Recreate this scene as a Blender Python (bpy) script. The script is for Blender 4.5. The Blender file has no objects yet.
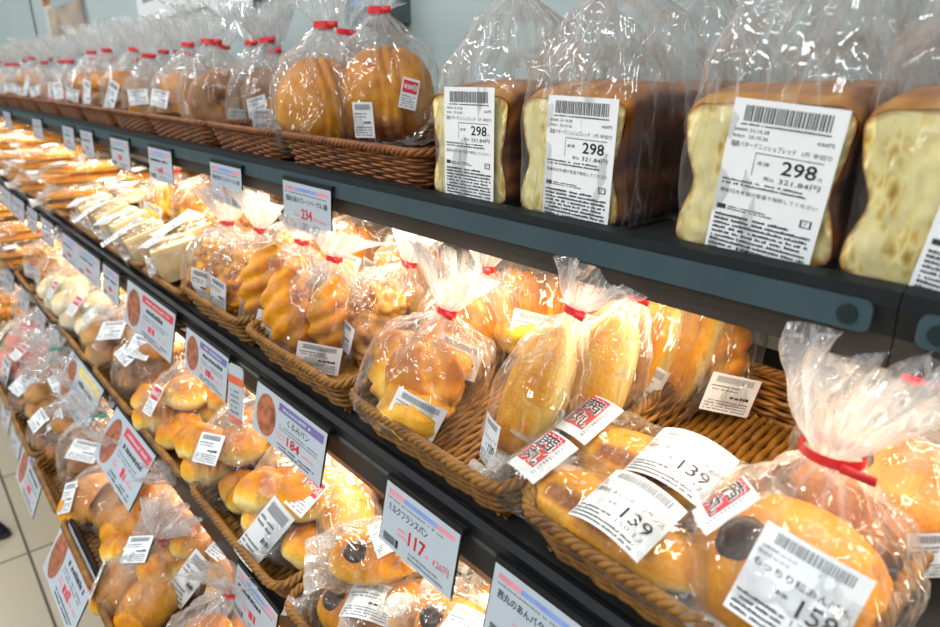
import bpy, math, random
from mathutils import Vector, Matrix, noise
R = math.radians
SC = bpy.context.scene
COL = SC.collection
CAMH = 1.45
# ------------------------------------------------------------------ camera
F = 656.39; PITCH = R(19.97); YAW = R(41.37)
cam = bpy.data.cameras.new('camera'); camo = bpy.data.objects.new('camera', cam); COL.objects.link(camo)
camo.location = (0, 0, CAMH); camo.rotation_euler = (math.pi/2 - PITCH, 0, -YAW)
cam.sensor_width = 36; cam.lens = F/940*36; cam.clip_start = .02
cam.dof.use_dof = True; cam.dof.focus_distance = .68; cam.dof.aperture_fstop = 5.6
SC.camera = camo
SC.view_settings.view_transform = 'Standard'; SC.view_settings.look = 'None'
SC.view_settings.gamma = 1; SC.view_settings.exposure = 0.0
SC.view_settings.use_curve_mapping = False
SC.cycles.transparent_max_bounces = 48
SC.cycles.max_bounces = 9; SC.cycles.diffuse_bounces = 3; SC.cycles.glossy_bounces = 3
SC.cycles.caustics_reflective = False; SC.cycles.caustics_refractive = False
SC.cycles.sample_clamp_indirect = 6

def solve_y(u, x, z):
    """distance along the shelf at which a place (x, height z above the lens) stands in column u"""
    k = (u-470)/F; c, s = math.cos(YAW), math.sin(YAW); cp, sp = math.cos(PITCH), math.sin(PITCH)
    return (x*c - k*(x*s*cp - z*sp))/(s + k*c*cp)

# ------------------------------------------------------------------ materials
def mat(name):
    m = bpy.data.materials.new(name); m.use_nodes = True
    nt = m.node_tree; nt.nodes.clear()
    out = nt.nodes.new('ShaderNodeOutputMaterial')
    return m, nt, out
def N(nt, t, **kw):
    n = nt.nodes.new(t)
    for k, v in kw.items():
        if k in n.inputs: n.inputs[k].default_value = v
        else: setattr(n, k, v)
    return n
def L(nt, a, b): nt.links.new(a, b)
def ramp(nt, stops):
    r = nt.nodes.new('ShaderNodeValToRGB')
    el = r.color_ramp.elements
    while len(el) < len(stops): el.new(.5)
    for e, (p, c) in zip(el, stops):
        e.position = p; e.color = (*c, 1) if len(c) == 3 else c
    return r
def coords(nt, scale, rand=True):
    tc = nt.nodes.new('ShaderNodeTexCoord'); mp = nt.nodes.new('ShaderNodeMapping')
    mp.inputs['Scale'].default_value = scale if hasattr(scale, '__len__') else (scale,)*3
    L(nt, tc.outputs['Object'], mp.inputs['Vector'])
    if rand:
        oi = nt.nodes.new('ShaderNodeObjectInfo'); mu = N(nt, 'ShaderNodeMath', operation='MULTIPLY')
        mu.inputs[1].default_value = 37.0
        L(nt, oi.outputs['Random'], mu.inputs[0]); L(nt, mu.outputs[0], mp.inputs['Location'])
    return mp.outputs[0]
def simple(name, col, rough=.5, metal=0, vary=.12, nscale=60, bump=0, spec=.5, coat=0):
    m, nt, out = mat(name)
    b = N(nt, 'ShaderNodeBsdfPrincipled', Roughness=rough, Metallic=metal)
    b.inputs['Specular IOR Level'].default_value = spec; b.inputs['Coat Weight'].default_value = coat
    v = coords(nt, nscale); no = N(nt, 'ShaderNodeTexNoise', Scale=1.0, Detail=4.0)
    L(nt, v, no.inputs['Vector'])
    r = ramp(nt, [(.3, [c*(1-vary) for c in col]), (.7, [min(1, c*(1+vary)) for c in col])])
    L(nt, no.outputs['Fac'], r.inputs[0]); L(nt, r.outputs[0], b.inputs['Base Color'])
    if bump:
        bp = N(nt, 'ShaderNodeBump', Strength=bump, Distance=.002)
        L(nt, no.outputs['Fac'], bp.inputs['Height']); L(nt, bp.outputs[0], b.inputs['Normal'])
    L(nt, b.outputs[0], out.inputs[0])
    return m
M = {}
def bread_mat(name, stops, rough=.42, bscale=55, bump=.35):
    m, nt, out = mat(name)
    b = N(nt, 'ShaderNodeBsdfPrincipled', Roughness=rough)
    b.inputs['Specular IOR Level'].default_value = .4
    at = N(nt, 'ShaderNodeAttribute', attribute_name='bake')
    v = coords(nt, bscale); no = N(nt, 'ShaderNodeTexNoise', Scale=1.0, Detail=5.0, Roughness=.6)
    L(nt, v, no.inputs['Vector'])
    v2 = coords(nt, bscale*6, False); n2 = N(nt, 'ShaderNodeTexNoise', Scale=1.0, Detail=2.0); L(nt, v2, n2.inputs['Vector'])
    ma = N(nt, 'ShaderNodeMath', operation='MULTIPLY_ADD'); ma.inputs[1].default_value = .60; ma.inputs[2].default_value = -.30
    L(nt, no.outputs['Fac'], ma.inputs[0])
    ad = N(nt, 'ShaderNodeMath', operation='ADD'); L(nt, ma.outputs[0], ad.inputs[0]); L(nt, at.outputs['Fac'], ad.inputs[1])
    m2 = N(nt, 'ShaderNodeMath', operation='MULTIPLY_ADD'); m2.inputs[1].default_value = .14; L(nt, n2.outputs['Fac'], m2.inputs[0]); L(nt, ad.outputs[0], m2.inputs[2])
    r = ramp(nt, stops); L(nt, m2.outputs[0], r.inputs[0]); L(nt, r.outputs[0], b.inputs['Base Color'])
    mx = N(nt, 'ShaderNodeMath', operation='ADD'); L(nt, no.outputs['Fac'], mx.inputs[0]); L(nt, n2.outputs['Fac'], mx.inputs[1])
    bp = N(nt, 'ShaderNodeBump', Strength=bump, Distance=.0025); L(nt, mx.outputs[0], bp.inputs['Height']); L(nt, bp.outputs[0], b.inputs['Normal'])
    L(nt, b.outputs[0], out.inputs[0])
    return m
GOLD = [(0, (.90, .68, .26)), (.18, (.86, .50, .055)), (.42, (.76, .30, .004)), (.72, (.45, .125, .002)), (1, (.14, .035, .003))]
M['bread'] = bread_mat('golden_crust', GOLD)
M['brown'] = bread_mat('brown_crust', [(0, (.62, .36, .13)), (.4, (.50, .23, .055)), (.7, (.30, .115, .025)), (1, (.10, .035, .012))])
M['pink'] = bread_mat('pink_glaze_crust', [(0, (.80, .42, .34)), (.5, (.66, .22, .18)), (1, (.42, .14, .08))])
M['pale'] = bread_mat('pale_soft_crust', [(0, (.88, .80, .62)), (.5, (.84, .66, .38)), (1, (.66, .36, .10))])
M['dark'] = bread_mat('dark_bean_filling', [(0, (.06, .025, .02)), (.5, (.035, .015, .014)), (1, (.02, .01, .01))], rough=.3)
M['white'] = bread_mat('white_cream_filling', [(0, (.9, .88, .8)), (.5, (.86, .82, .7)), (1, (.8, .7, .5))])

def danish_crumb():
    m, nt, out = mat('laminated_yellow_crumb')
    b = N(nt, 'ShaderNodeBsdfPrincipled', Roughness=.8)
    v = coords(nt, (100, 130, 62))
    dn = N(nt, 'ShaderNodeTexNoise', Scale=.45, Detail=3.0); L(nt, v, dn.inputs['Vector'])
    mx = N(nt, 'ShaderNodeMixRGB', blend_type='ADD'); mx.inputs[0].default_value = 2.2; L(nt, v, mx.inputs[1]); L(nt, dn.outputs['Color'], mx.inputs[2])
    vo = N(nt, 'ShaderNodeTexVoronoi', Scale=1.0, feature='DISTANCE_TO_EDGE'); L(nt, mx.outputs[0], vo.inputs['Vector'])
    n2 = N(nt, 'ShaderNodeTexNoise', Scale=.35, Detail=2.0); L(nt, mx.outputs[0], n2.inputs['Vector'])
    sel = ramp(nt, [(.46, (0, 0, 0)), (.62, (1, 1, 1))]); L(nt, n2.outputs['Fac'], sel.inputs[0])
    mm = N(nt, 'ShaderNodeMath', operation='MULTIPLY'); L(nt, vo.outputs['Distance'], mm.inputs[0]); L(nt, sel.outputs[0], mm.inputs[1])
    n3 = N(nt, 'ShaderNodeTexNoise', Scale=2.2, Detail=5.0); L(nt, v, n3.inputs['Vector'])
    hole = N(nt, 'ShaderNodeMath', operation='MULTIPLY_ADD'); hole.inputs[1].default_value = .22; L(nt, n3.outputs['Fac'], hole.inputs[0]); L(nt, mm.outputs[0], hole.inputs[2])
    r = ramp(nt, [(.05, (.95, .85, .48)), (.16, (.93, .78, .32)), (.30, (.80, .56, .14)), (.52, (.50, .27, .035))]); L(nt, hole.outputs[0], r.inputs[0])
    at = N(nt, 'ShaderNodeAttribute', attribute_name='bake')
    cr = ramp(nt, [(.5, (0, 0, 0)), (.95, (1, 1, 1))]); L(nt, at.outputs['Fac'], cr.inputs[0])
    m2 = N(nt, 'ShaderNodeMixRGB'); m2.inputs[2].default_value = (.36, .13, .02, 1); L(nt, cr.outputs[0], m2.inputs[0]); L(nt, r.outputs[0], m2.inputs[1]); L(nt, m2.outputs[0], b.inputs['Base Color'])
    bp = N(nt, 'ShaderNodeBump', Strength=.7, Distance=-.003); L(nt, hole.outputs[0], bp.inputs['Height']); L(nt, bp.outputs[0], b.inputs['Normal'])
    L(nt, b.outputs[0], out.inputs[0]); return m
M['crumb'] = danish_crumb()
def danish_crust():
    m, nt, out = mat('laminated_brown_crust')
    b = N(nt, 'ShaderNodeBsdfPrincipled', Roughness=.4)
    v = coords(nt, (12, 10, 9))
    w = N(nt, 'ShaderNodeTexWave', Scale=1.5, Distortion=11.0, Detail=2.5); w.inputs['Detail Scale'].default_value = .7
    w.wave_type = 'RINGS'; L(nt, v, w.inputs['Vector'])
    at = N(nt, 'ShaderNodeAttribute', attribute_name='bake')
    ma = N(nt, 'ShaderNodeMath', operation='MULTIPLY_ADD'); ma.inputs[1].default_value = -.17; L(nt, w.outputs['Fac'], ma.inputs[0]); L(nt, at.outputs['Fac'], ma.inputs[2])
    r = ramp(nt, [(0, (.70, .36, .07)), (.3, (.48, .18, .02)), (.6, (.22, .065, .010)), (1, (.07, .02, .006))])
    L(nt, ma.outputs[0], r.inputs[0]); L(nt, r.outputs[0], b.inputs['Base Color'])
    bp = N(nt, 'ShaderNodeBump', Strength=.7, Distance=.003); L(nt, w.outputs['Fac'], bp.inputs['Height']); L(nt, bp.outputs[0], b.inputs['Normal'])
    L(nt, b.outputs[0], out.inputs[0]); return m
M['dcrust'] = danish_crust()

def film_mat(name, haze=.10, scale=16, bump=.55, gl=1.0, zs=.42, crease=.26, gather=.5, rough=.065):
    m, nt, out = mat(name)
    v = coords(nt, (scale, scale, scale*zs))
    n0 = N(nt, 'ShaderNodeTexNoise', Scale=.8, Detail=1.0); L(nt, v, n0.inputs['Vector'])
    mx = N(nt, 'ShaderNodeMixRGB', blend_type='ADD'); mx.inputs[0].default_value = 1.0
    L(nt, v, mx.inputs[1]); L(nt, n0.outputs['Color'], mx.inputs[2])
    vo = N(nt, 'ShaderNodeTexVoronoi', Scale=1.0, feature='F1'); L(nt, mx.outputs[0], vo.inputs['Vector'])
    vb = coords(nt, (scale*2.1, scale*2.1, scale*.26)); n9 = N(nt, 'ShaderNodeTexNoise', Scale=.35, Detail=1.0); L(nt, vb, n9.inputs['Vector'])
    mb_ = N(nt, 'ShaderNodeMixRGB', blend_type='ADD'); mb_.inputs[0].default_value = 2.4; L(nt, vb, mb_.inputs[1]); L(nt, n9.outputs['Color'], mb_.inputs[2])
    v2 = N(nt, 'ShaderNodeTexVoronoi', Scale=1.0, feature='F1'); L(nt, mb_.outputs[0], v2.inputs['Vector'])
    v3 = N(nt, 'ShaderNodeTexVoronoi', Scale=1.0, feature='DISTANCE_TO_EDGE'); L(nt, mb_.outputs[0], v3.inputs['Vector'])
    ve = N(nt, 'ShaderNodeTexVoronoi', Scale=1.0, feature='DISTANCE_TO_EDGE'); L(nt, mx.outputs[0], ve.inputs['Vector'])
    ab = N(nt, 'ShaderNodeMath', operation='MULTIPLY_ADD'); ab.inputs[1].default_value = .30; L(nt, v2.outputs['Distance'], ab.inputs[0]); L(nt, vo.outputs['Distance'], ab.inputs[2])
    bp = N(nt, 'ShaderNodeBump', Strength=bump, Distance=.022); L(nt, ab.outputs[0], bp.inputs['Height'])
    fr = N(nt, 'ShaderNodeFresnel', IOR=1.42); L(nt, bp.outputs[0], fr.inputs['Normal'])
    fg = N(nt, 'ShaderNodeMath', operation='MULTIPLY_ADD', use_clamp=True); fg.inputs[1].default_value = gl; fg.inputs[2].default_value = .018; L(nt, fr.outputs[0], fg.inputs[0])
    cl = N(nt, 'ShaderNodeMath', operation='MINIMUM'); cl.inputs[1].default_value = .42; L(nt, fg.outputs[0], cl.inputs[0])
    tr = N(nt, 'ShaderNodeBsdfTransparent', Color=(.99, .99, .99, 1))
    gs = N(nt, 'ShaderNodeBsdfGlossy', Roughness=rough, Color=(1, 1, 1, 1)); L(nt, bp.outputs[0], gs.inputs['Normal'])
    m1 = N(nt, 'ShaderNodeMixShader'); L(nt, cl.outputs[0], m1.inputs[0]); L(nt, tr.outputs[0], m1.inputs[1]); L(nt, gs.outputs[0], m1.inputs[2])
    # milky fold lines; white highlight streaks of the film are painted in with them
    cr = ramp(nt, [(0, (1, 1, 1)), (.02, (.4, .4, .4)), (.06, (0, 0, 0))]); L(nt, v3.outputs['Distance'], cr.inputs[0])
    lw = N(nt, 'ShaderNodeLayerWeight', Blend=.35)
    p = N(nt, 'ShaderNodeMath', operation='POWER'); p.inputs[1].default_value = 1.6; L(nt, lw.outputs['Facing'], p.inputs[0])
    h1 = N(nt, 'ShaderNodeMath', operation='MULTIPLY_ADD'); h1.inputs[1].default_value = haze*2.4; h1.inputs[2].default_value = haze*.25; L(nt, p.outputs[0], h1.inputs[0])
    n7 = N(nt, 'ShaderNodeTexNoise', Scale=.45, Detail=1.0); L(nt, v, n7.inputs['Vector']); r7 = ramp(nt, [(.47, (0, 0, 0)), (.6, (1, 1, 1))]); L(nt, n7.outputs['Fac'], r7.inputs[0])
    cm7 = N(nt, 'ShaderNodeMath', operation='MULTIPLY'); L(nt, cr.outputs[0], cm7.inputs[0]); L(nt, r7.outputs[0], cm7.inputs[1])
    h2 = N(nt, 'ShaderNodeMath', operation='MULTIPLY_ADD', use_clamp=True); h2.inputs[1].default_value = crease; L(nt, cm7.outputs[0], h2.inputs[0]); L(nt, h1.outputs[0], h2.inputs[2])
    at = N(nt, 'ShaderNodeAttribute', attribute_name='bake')   # how tightly the film is folded together here
    h3 = N(nt, 'ShaderNodeMath', operation='MULTIPLY_ADD', use_clamp=True); h3.inputs[1].default_value = gather; L(nt, at.outputs['Fac'], h3.inputs[0]); L(nt, h2.outputs[0], h3.inputs[2]); h2 = h3
    df = N(nt, 'ShaderNodeBsdfDiffuse', Color=(.96, .96, .96, 1)); tl = N(nt, 'ShaderNodeBsdfTranslucent', Color=(.96, .96, .96, 1))
    md = N(nt, 'ShaderNodeMixShader'); md.inputs[0].default_value = .5; L(nt, df.outputs[0], md.inputs[1]); L(nt, tl.outputs[0], md.inputs[2])
    m2 = N(nt, 'ShaderNodeMixShader'); L(nt, h2.outputs[0], m2.inputs[0]); L(nt, m1.outputs[0], m2.inputs[1]); L(nt, md.outputs[0], m2.inputs[2])
    L(nt, m2.outputs[0], out.inputs[0])
    return m
M['film'] = film_mat('clear_plastic_film', .05, 40, .85)
M['filmd'] = film_mat('clear_plastic_film_smooth', .065, 26, .7, gather=.4)
M['neck'] = film_mat('gathered_plastic_film', .26, 70, 1.0, gather=.35)

def wicker(name, a, b_, c):
    m, nt, out = mat(name)
    b = N(nt, 'ShaderNodeBsdfPrincipled', Roughness=.5)
    v = coords(nt, 40); no = N(nt, 'ShaderNodeTexNoise', Scale=1.0, Detail=5.0, Roughness=.65); L(nt, v, no.inputs['Vector'])
    r = ramp(nt, [(.3, a), (.5, b_), (.72, c)]); L(nt, no.outputs['Fac'], r.inputs[0]); L(nt, r.outputs[0], b.inputs['Base Color'])
    L(nt, b.outputs[0], out.inputs[0]); return m
M['wick'] = wicker('golden_wicker', (.085, .028, .003), (.225, .090, .007), (.34, .155, .015))
M['wickd'] = wicker('brown_wicker', (.085, .022, .004), (.20, .058, .009), (.29, .10, .017))
M['paper'] = simple('white_label_paper', (.80, .81, .82), .55, vary=.02)
M['card'] = simple('shade_toned_white_card', (.44, .50, .56), .35, vary=.02)  # white card greyed blue: cool shade of the shelf front put into its colour
M['ink'] = simple('black_ink', (.03, .032, .036), .6)
M['grey'] = simple('grey_ink', (.20, .21, .23), .6)
M['red'] = simple('red_ink', (.62, .03, .05), .5)
M['pinkink'] = simple('pink_ink', (.75, .27, .33), .5)
M['blueink'] = simple('blue_ink', (.22, .32, .66), .5)
M['violet'] = simple('violet_ink', (.16, .13, .34), .5)
M['yellow'] = simple('yellow_ink', (.85, .60, .12), .5)
M['photo'] = simple('printed_food_picture', (.33, .10, .045), .4, vary=.7, nscale=90)
M['tape'] = simple('red_closing_tape', (.70, .02, .025), .3)
M['tapeg'] = simple('teal_closing_tape', (.10, .50, .42), .3)
M['lip'] = simple('black_painted_steel', (.006, .009, .010), .45, vary=.2, bump=.05, spec=.25)
M['strip'] = simple('teal_grey_price_rail', (.030, .062, .075), .5, vary=.1, nscale=25)
M['valance'] = simple('dark_brown_valance', (.032, .024, .019), .5, vary=.1, nscale=20)
M['rail'] = simple('black_price_rail', (.007, .008, .010), .4, vary=.15, spec=.3)
M['bolt'] = simple('dark_bolt', (.03, .045, .05), .3, .6)
M['panel'] = simple('light_grey_panel', (.62, .61, .58), .5, vary=.04, nscale=6)
M['board'] = simple('dark_shelf_board', (.018, .017, .016), .6, spec=.3)
M['tray'] = simple('black_plastic_tray', (.012, .012, .013), .3)
M['wood'] = simple('orange_wood_tray', (.42, .19, .05), .5, vary=.2)
M['wall'] = simple('pale_blue_grey_wall', (.44, .53, .53), .6, vary=.03, nscale=2)
M['ceil'] = simple('white_ceiling', (.8, .82, .82), .8, vary=.01)
M['seam'] = simple('dark_seam', (.10, .13, .14), .6)
M['shoe'] = simple('black_shoe_leather', (.012, .014, .02), .45)
M['trouser'] = simple('dark_cloth', (.03, .032, .04), .9)
M['sole'] = simple('dark_rubber', (.03, .03, .03), .7)
M['redor'] = simple('red_orange_ink', (.72, .12, .04), .5)
M['poster_a'] = simple('poster_orange_food', (.50, .20, .06), .5, vary=.8, nscale=14)
M['poster_b'] = simple('poster_tan_bands', (.46, .37, .28), .5, vary=.35, nscale=9)
def plastic():
    m, nt, out = mat('clear_card_holder')
    fr = N(nt, 'ShaderNodeFresnel', IOR=1.45); tr = N(nt, 'ShaderNodeBsdfTransparent', Color=(.90, .94, .96, 1)); gs = N(nt, 'ShaderNodeBsdfGlossy', Roughness=.12)
    mx = N(nt, 'ShaderNodeMixShader'); L(nt, fr.outputs[0], mx.inputs[0]); L(nt, tr.outputs[0], mx.inputs[1]); L(nt, gs.outputs[0], mx.inputs[2])
    no = N(nt, 'ShaderNodeTexNoise', Scale=30.0); bp = N(nt, 'ShaderNodeBump', Strength=.1, Distance=.001); L(nt, no.outputs['Fac'], bp.inputs['Height']); L(nt, bp.outputs[0], gs.inputs['Normal'])
    L(nt, mx.outputs[0], out.inputs[0]); return m
M['holder'] = plastic()
def lampm():
    m, nt, out = mat('warm_shelf_tube')
    e = N(nt, 'ShaderNodeEmission', Color=(1, .83, .58, 1), Strength=9.0); L(nt, e.outputs[0], out.inputs[0]); return m
M['lamp'] = lampm()
def tile():
    m, nt, out = mat('beige_floor_tile')
    b = N(nt, 'ShaderNodeBsdfPrincipled', Roughness=.3)
    tc = nt.nodes.new('ShaderNodeTexCoord'); mp = nt.nodes.new('ShaderNodeMapping'); L(nt, tc.outputs['Object'], mp.inputs['Vector'])
    mp.inputs['Location'].default_value = (-.073+.56*4, -2.24+.56*8, 0)
    br = N(nt, 'ShaderNodeTexBrick', offset=0.0, Scale=1.0); br.inputs['Mortar Size'].default_value = .004
    br.inputs['Brick Width'].default_value = .56; br.inputs['Row Height'].default_value = .56
    br.inputs['Color1'].default_value = (.50, .43, .30, 1); br.inputs['Color2'].default_value = (.54, .46, .33, 1); br.inputs['Mortar'].default_value = (.07, .05, .035, 1)
    L(nt, mp.outputs[0], br.inputs['Vector'])
    no = N(nt, 'ShaderNodeTexNoise', Scale=3.0, Detail=5.0); L(nt, tc.outputs['Object'], no.inputs['Vector'])
    mx = N(nt, 'ShaderNodeMixRGB', blend_type='MULTIPLY'); mx.inputs[0].default_value = .2; L(nt, br.outputs['Color'], mx.inputs[1]); L(nt, no.outputs['Color'], mx.inputs[2])
    L(nt, mx.outputs[0], b.inputs['Base Color']); L(nt, b.outputs[0], out.inputs[0]); return m
M['tile'] = tile()

# ------------------------------------------------------------------ mesh builder
class MB:
    def __init__(s): s.v = []; s.f = []; s.m = []; s.k = []
    def add(s, vs, fs, mi=0, bake=0.5, X=None):
        o = len(s.v)
        s.v += [tuple(X @ Vector(p)) for p in vs] if X else [tuple(p) for p in vs]
        s.k += list(bake) if hasattr(bake, '__len__') else [bake]*len(vs)
        s.f += [tuple(i+o for i in q) for q in fs]; s.m += [mi]*len(fs)
    def box(s, c, d, mi=0, X=None, bv=0):
        x, y, z = d[0]/2, d[1]/2, d[2]/2
        vs = [(c[0]+i*x, c[1]+j*y, c[2]+k*z) for i in (-1, 1) for j in (-1, 1) for k in (-1, 1)]
        s.add(vs, [(0, 1, 3, 2), (4, 6, 7, 5), (0, 4, 5, 1), (2, 3, 7, 6), (0, 2, 6, 4), (1, 5, 7, 3)], mi, .5, X)
    def quad(s, x0, y0, x1, y1, z=0, mi=0, n=1):
        vs = []; fs = []
        for i in range(n+1):
            x = x0+(x1-x0)*i/n; vs += [(x, y0, z), (x, y1, z)]
        for i in range(n): fs.append((2*i, 2*i+2, 2*i+3, 2*i+1))
        s.add(vs, fs, mi)
    def tube(s, path, r, n=6, closed=False, mi=0, caps=True):
        P = [Vector(p) for p in path]; c = len(P); vs = []; fs = []
        up = Vector((0, 0, 1))
        for i, p in enumerate(P):
            a = P[i-1] if (i or closed) else p; b = P[(i+1) % c] if (i < c-1 or closed) else p
            t = (b-a).normalized(); e = t.cross(up)
            e = Vector((1, 0, 0)) if e.length < 1e-4 else e.normalized(); g = e.cross(t)
            rr = r[i] if hasattr(r, '__len__') else r
            for k in range(n):
                q = 2*math.pi*k/n; vs.append(p+e*math.cos(q)*rr+g*math.sin(q)*rr)
        for i in range(c if closed else c-1):
            j = (i+1) % c
            for k in range(n):
                k2 = (k+1) % n; fs.append((i*n+k, i*n+k2, j*n+k2, j*n+k))
        if caps and not closed:
            fs.append(tuple(range(n))); fs.append(tuple(reversed(range((c-1)*n, c*n))))
        s.add(vs, fs, mi)
    def sphere(s, fn, nu=36, nv=22, mi=0, X=None):
        """fn(dir Vector) -> (Vector, bake)"""
        vs = []; bk = []; fs = []
        for j in range(nv+1):
            ph = math.pi*j/nv
            for i in range(nu):
                th = 2*math.pi*i/nu
                p, b = fn(Vector((math.sin(ph)*math.cos(th), math.sin(ph)*math.sin(th), math.cos(ph))))
                vs.append(p); bk.append(b)
        for j in range(nv):
            for i in range(nu):
                i2 = (i+1) % nu; fs.append((j*nu+i, (j+1)*nu+i, (j+1)*nu+i2, j*nu+i2))
        s.add(vs, fs, mi, bk, X)
    def mesh(s, name, mats, smooth=True):
        me = bpy.data.meshes.new(name); me.from_pydata(s.v, [], s.f)
        for m in mats: me.materials.append(M[m])
        if len(mats) > 1: me.polygons.foreach_set('material_index', s.m)
        if smooth: me.polygons.foreach_set('use_smooth', [True]*len(s.f))
        a = me.attributes.new('bake', 'FLOAT', 'POINT'); a.data.foreach_set('value', [float(x) for x in s.k])
        me.validate(); me.update(); return me
def nz(p, sc, seed=0): return noise.noise(Vector(p)*sc + Vector((seed*7.3, seed*3.1, seed*5.7)))
def T(x=0, y=0, z=0): return Matrix.Translation((x, y, z))
def RX(a): return Matrix.Rotation(R(a), 4, 'X')
def RY(a): return Matrix.Rotation(R(a), 4, 'Y')
def RZ(a): return Matrix.Rotation(R(a), 4, 'Z')
def SCL(x, y, z): return Matrix.Diagonal((x, y, z, 1))

# a template is a list of nodes (part name, mesh, matrix, parent index or -1, label)
def put(name, nodes, X, label, cat, group=None):
    root = bpy.data.objects.new(name, None); root.empty_display_size = .03; COL.objects.link(root); root.matrix_world = X
    made = []
    for nm, me, mx, par, lb in nodes:
        o = bpy.data.objects.new(nm, me); COL.objects.link(o)
        o.parent = root if par < 0 else made[par]; o.matrix_local = mx
        if lb: o['label'] = lb
        made.append(o)
    root['label'] = label; root['category'] = cat
    if group: root['group'] = group
    return root
def single(name, me, X, label=None, cat=None, group=None, kind=None):
    o = bpy.data.objects.new(name, me); COL.objects.link(o); o.matrix_world = X
    if label: o['label'] = label
    if cat: o['category'] = cat
    if group: o['group'] = group
    if kind: o['kind'] = kind
    return o
I4 = Matrix.Identity(4)

# ------------------------------------------------------------------ lettering
_txt = {}
def text_mesh(body):
    if body not in _txt:
        c = bpy.data.curves.new('lettering', 'FONT'); c.body = body; c.resolution_u = 2
        o = bpy.data.objects.new('lettering', c); COL.objects.link(o)
        me = bpy.data.meshes.new_from_object(o.evaluated_get(bpy.context.evaluated_depsgraph_get()))
        vs = [tuple(v.co) for v in me.vertices]; fs = [tuple(p.vertices) for p in me.polygons]
        xs = [v[0] for v in vs]; ys = [v[1] for v in vs]
        _txt[body] = (vs, fs, min(xs), max(xs), min(ys), max(ys))
        bpy.data.objects.remove(o); bpy.data.meshes.remove(me); bpy.data.curves.remove(c)
    return _txt[body]
def put_text(mb, body, x0, y0, h, w=None, z=0, mi=0, bold=0):
    """text of glyph height h with its lower left corner at x0, y0; squeezed to width w"""
    vs, fs, a, b, c, d = text_mesh(body)
    sy = h/(d-c); sx = sy if w is None else w/(b-a)
    for off in ([(0, 0)] if not bold else [(-bold, 0), (bold, 0), (0, bold)]):
        mb.add([((v[0]-a)*sx+x0+off[0], (v[1]-c)*sy+y0+off[1], z+abs(off[0])*.05) for v in vs], fs, mi)
def lines(mb, x0, y0, x1, y1, n, rnd, z=0, mi=0, fill=.55, cell=None):
    """n rows of small print"""
    ph = (y1-y0)/n
    for r in range(n):
        y = y1-(r+1)*ph; x = x0; end = x1-(x1-x0)*(rnd.random()*.25 if rnd.random() < .4 else 0)
        while x < end-.0004:
            w = (cell or ph*.8)*(.5+rnd.random()*.9); w = min(w, end-x)
            if rnd.random() < .9:
                hh = ph*fill*(.6+.4*rnd.random()); mb.quad(x, y+ph*.15, x+w*.78, y+ph*.15+hh, z, mi)
            x += w
def barcode(mb, x0, y0, x1, y1, rnd, z=0, mi=0):
    x = x0
    while x < x1:
        w = (x1-x0)/95*(1+int(rnd.random()*3)); mb.quad(x, y0, min(x+w*.62, x1), y1, z, mi); x += w*1.25
def bend(mb, rad):
    if rad:
        mb.v = [(math.sin(x/rad)*(rad+z), y, math.cos(x/rad)*(rad+z)-rad) for x, y, z in mb.v]
_lab = {}
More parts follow.
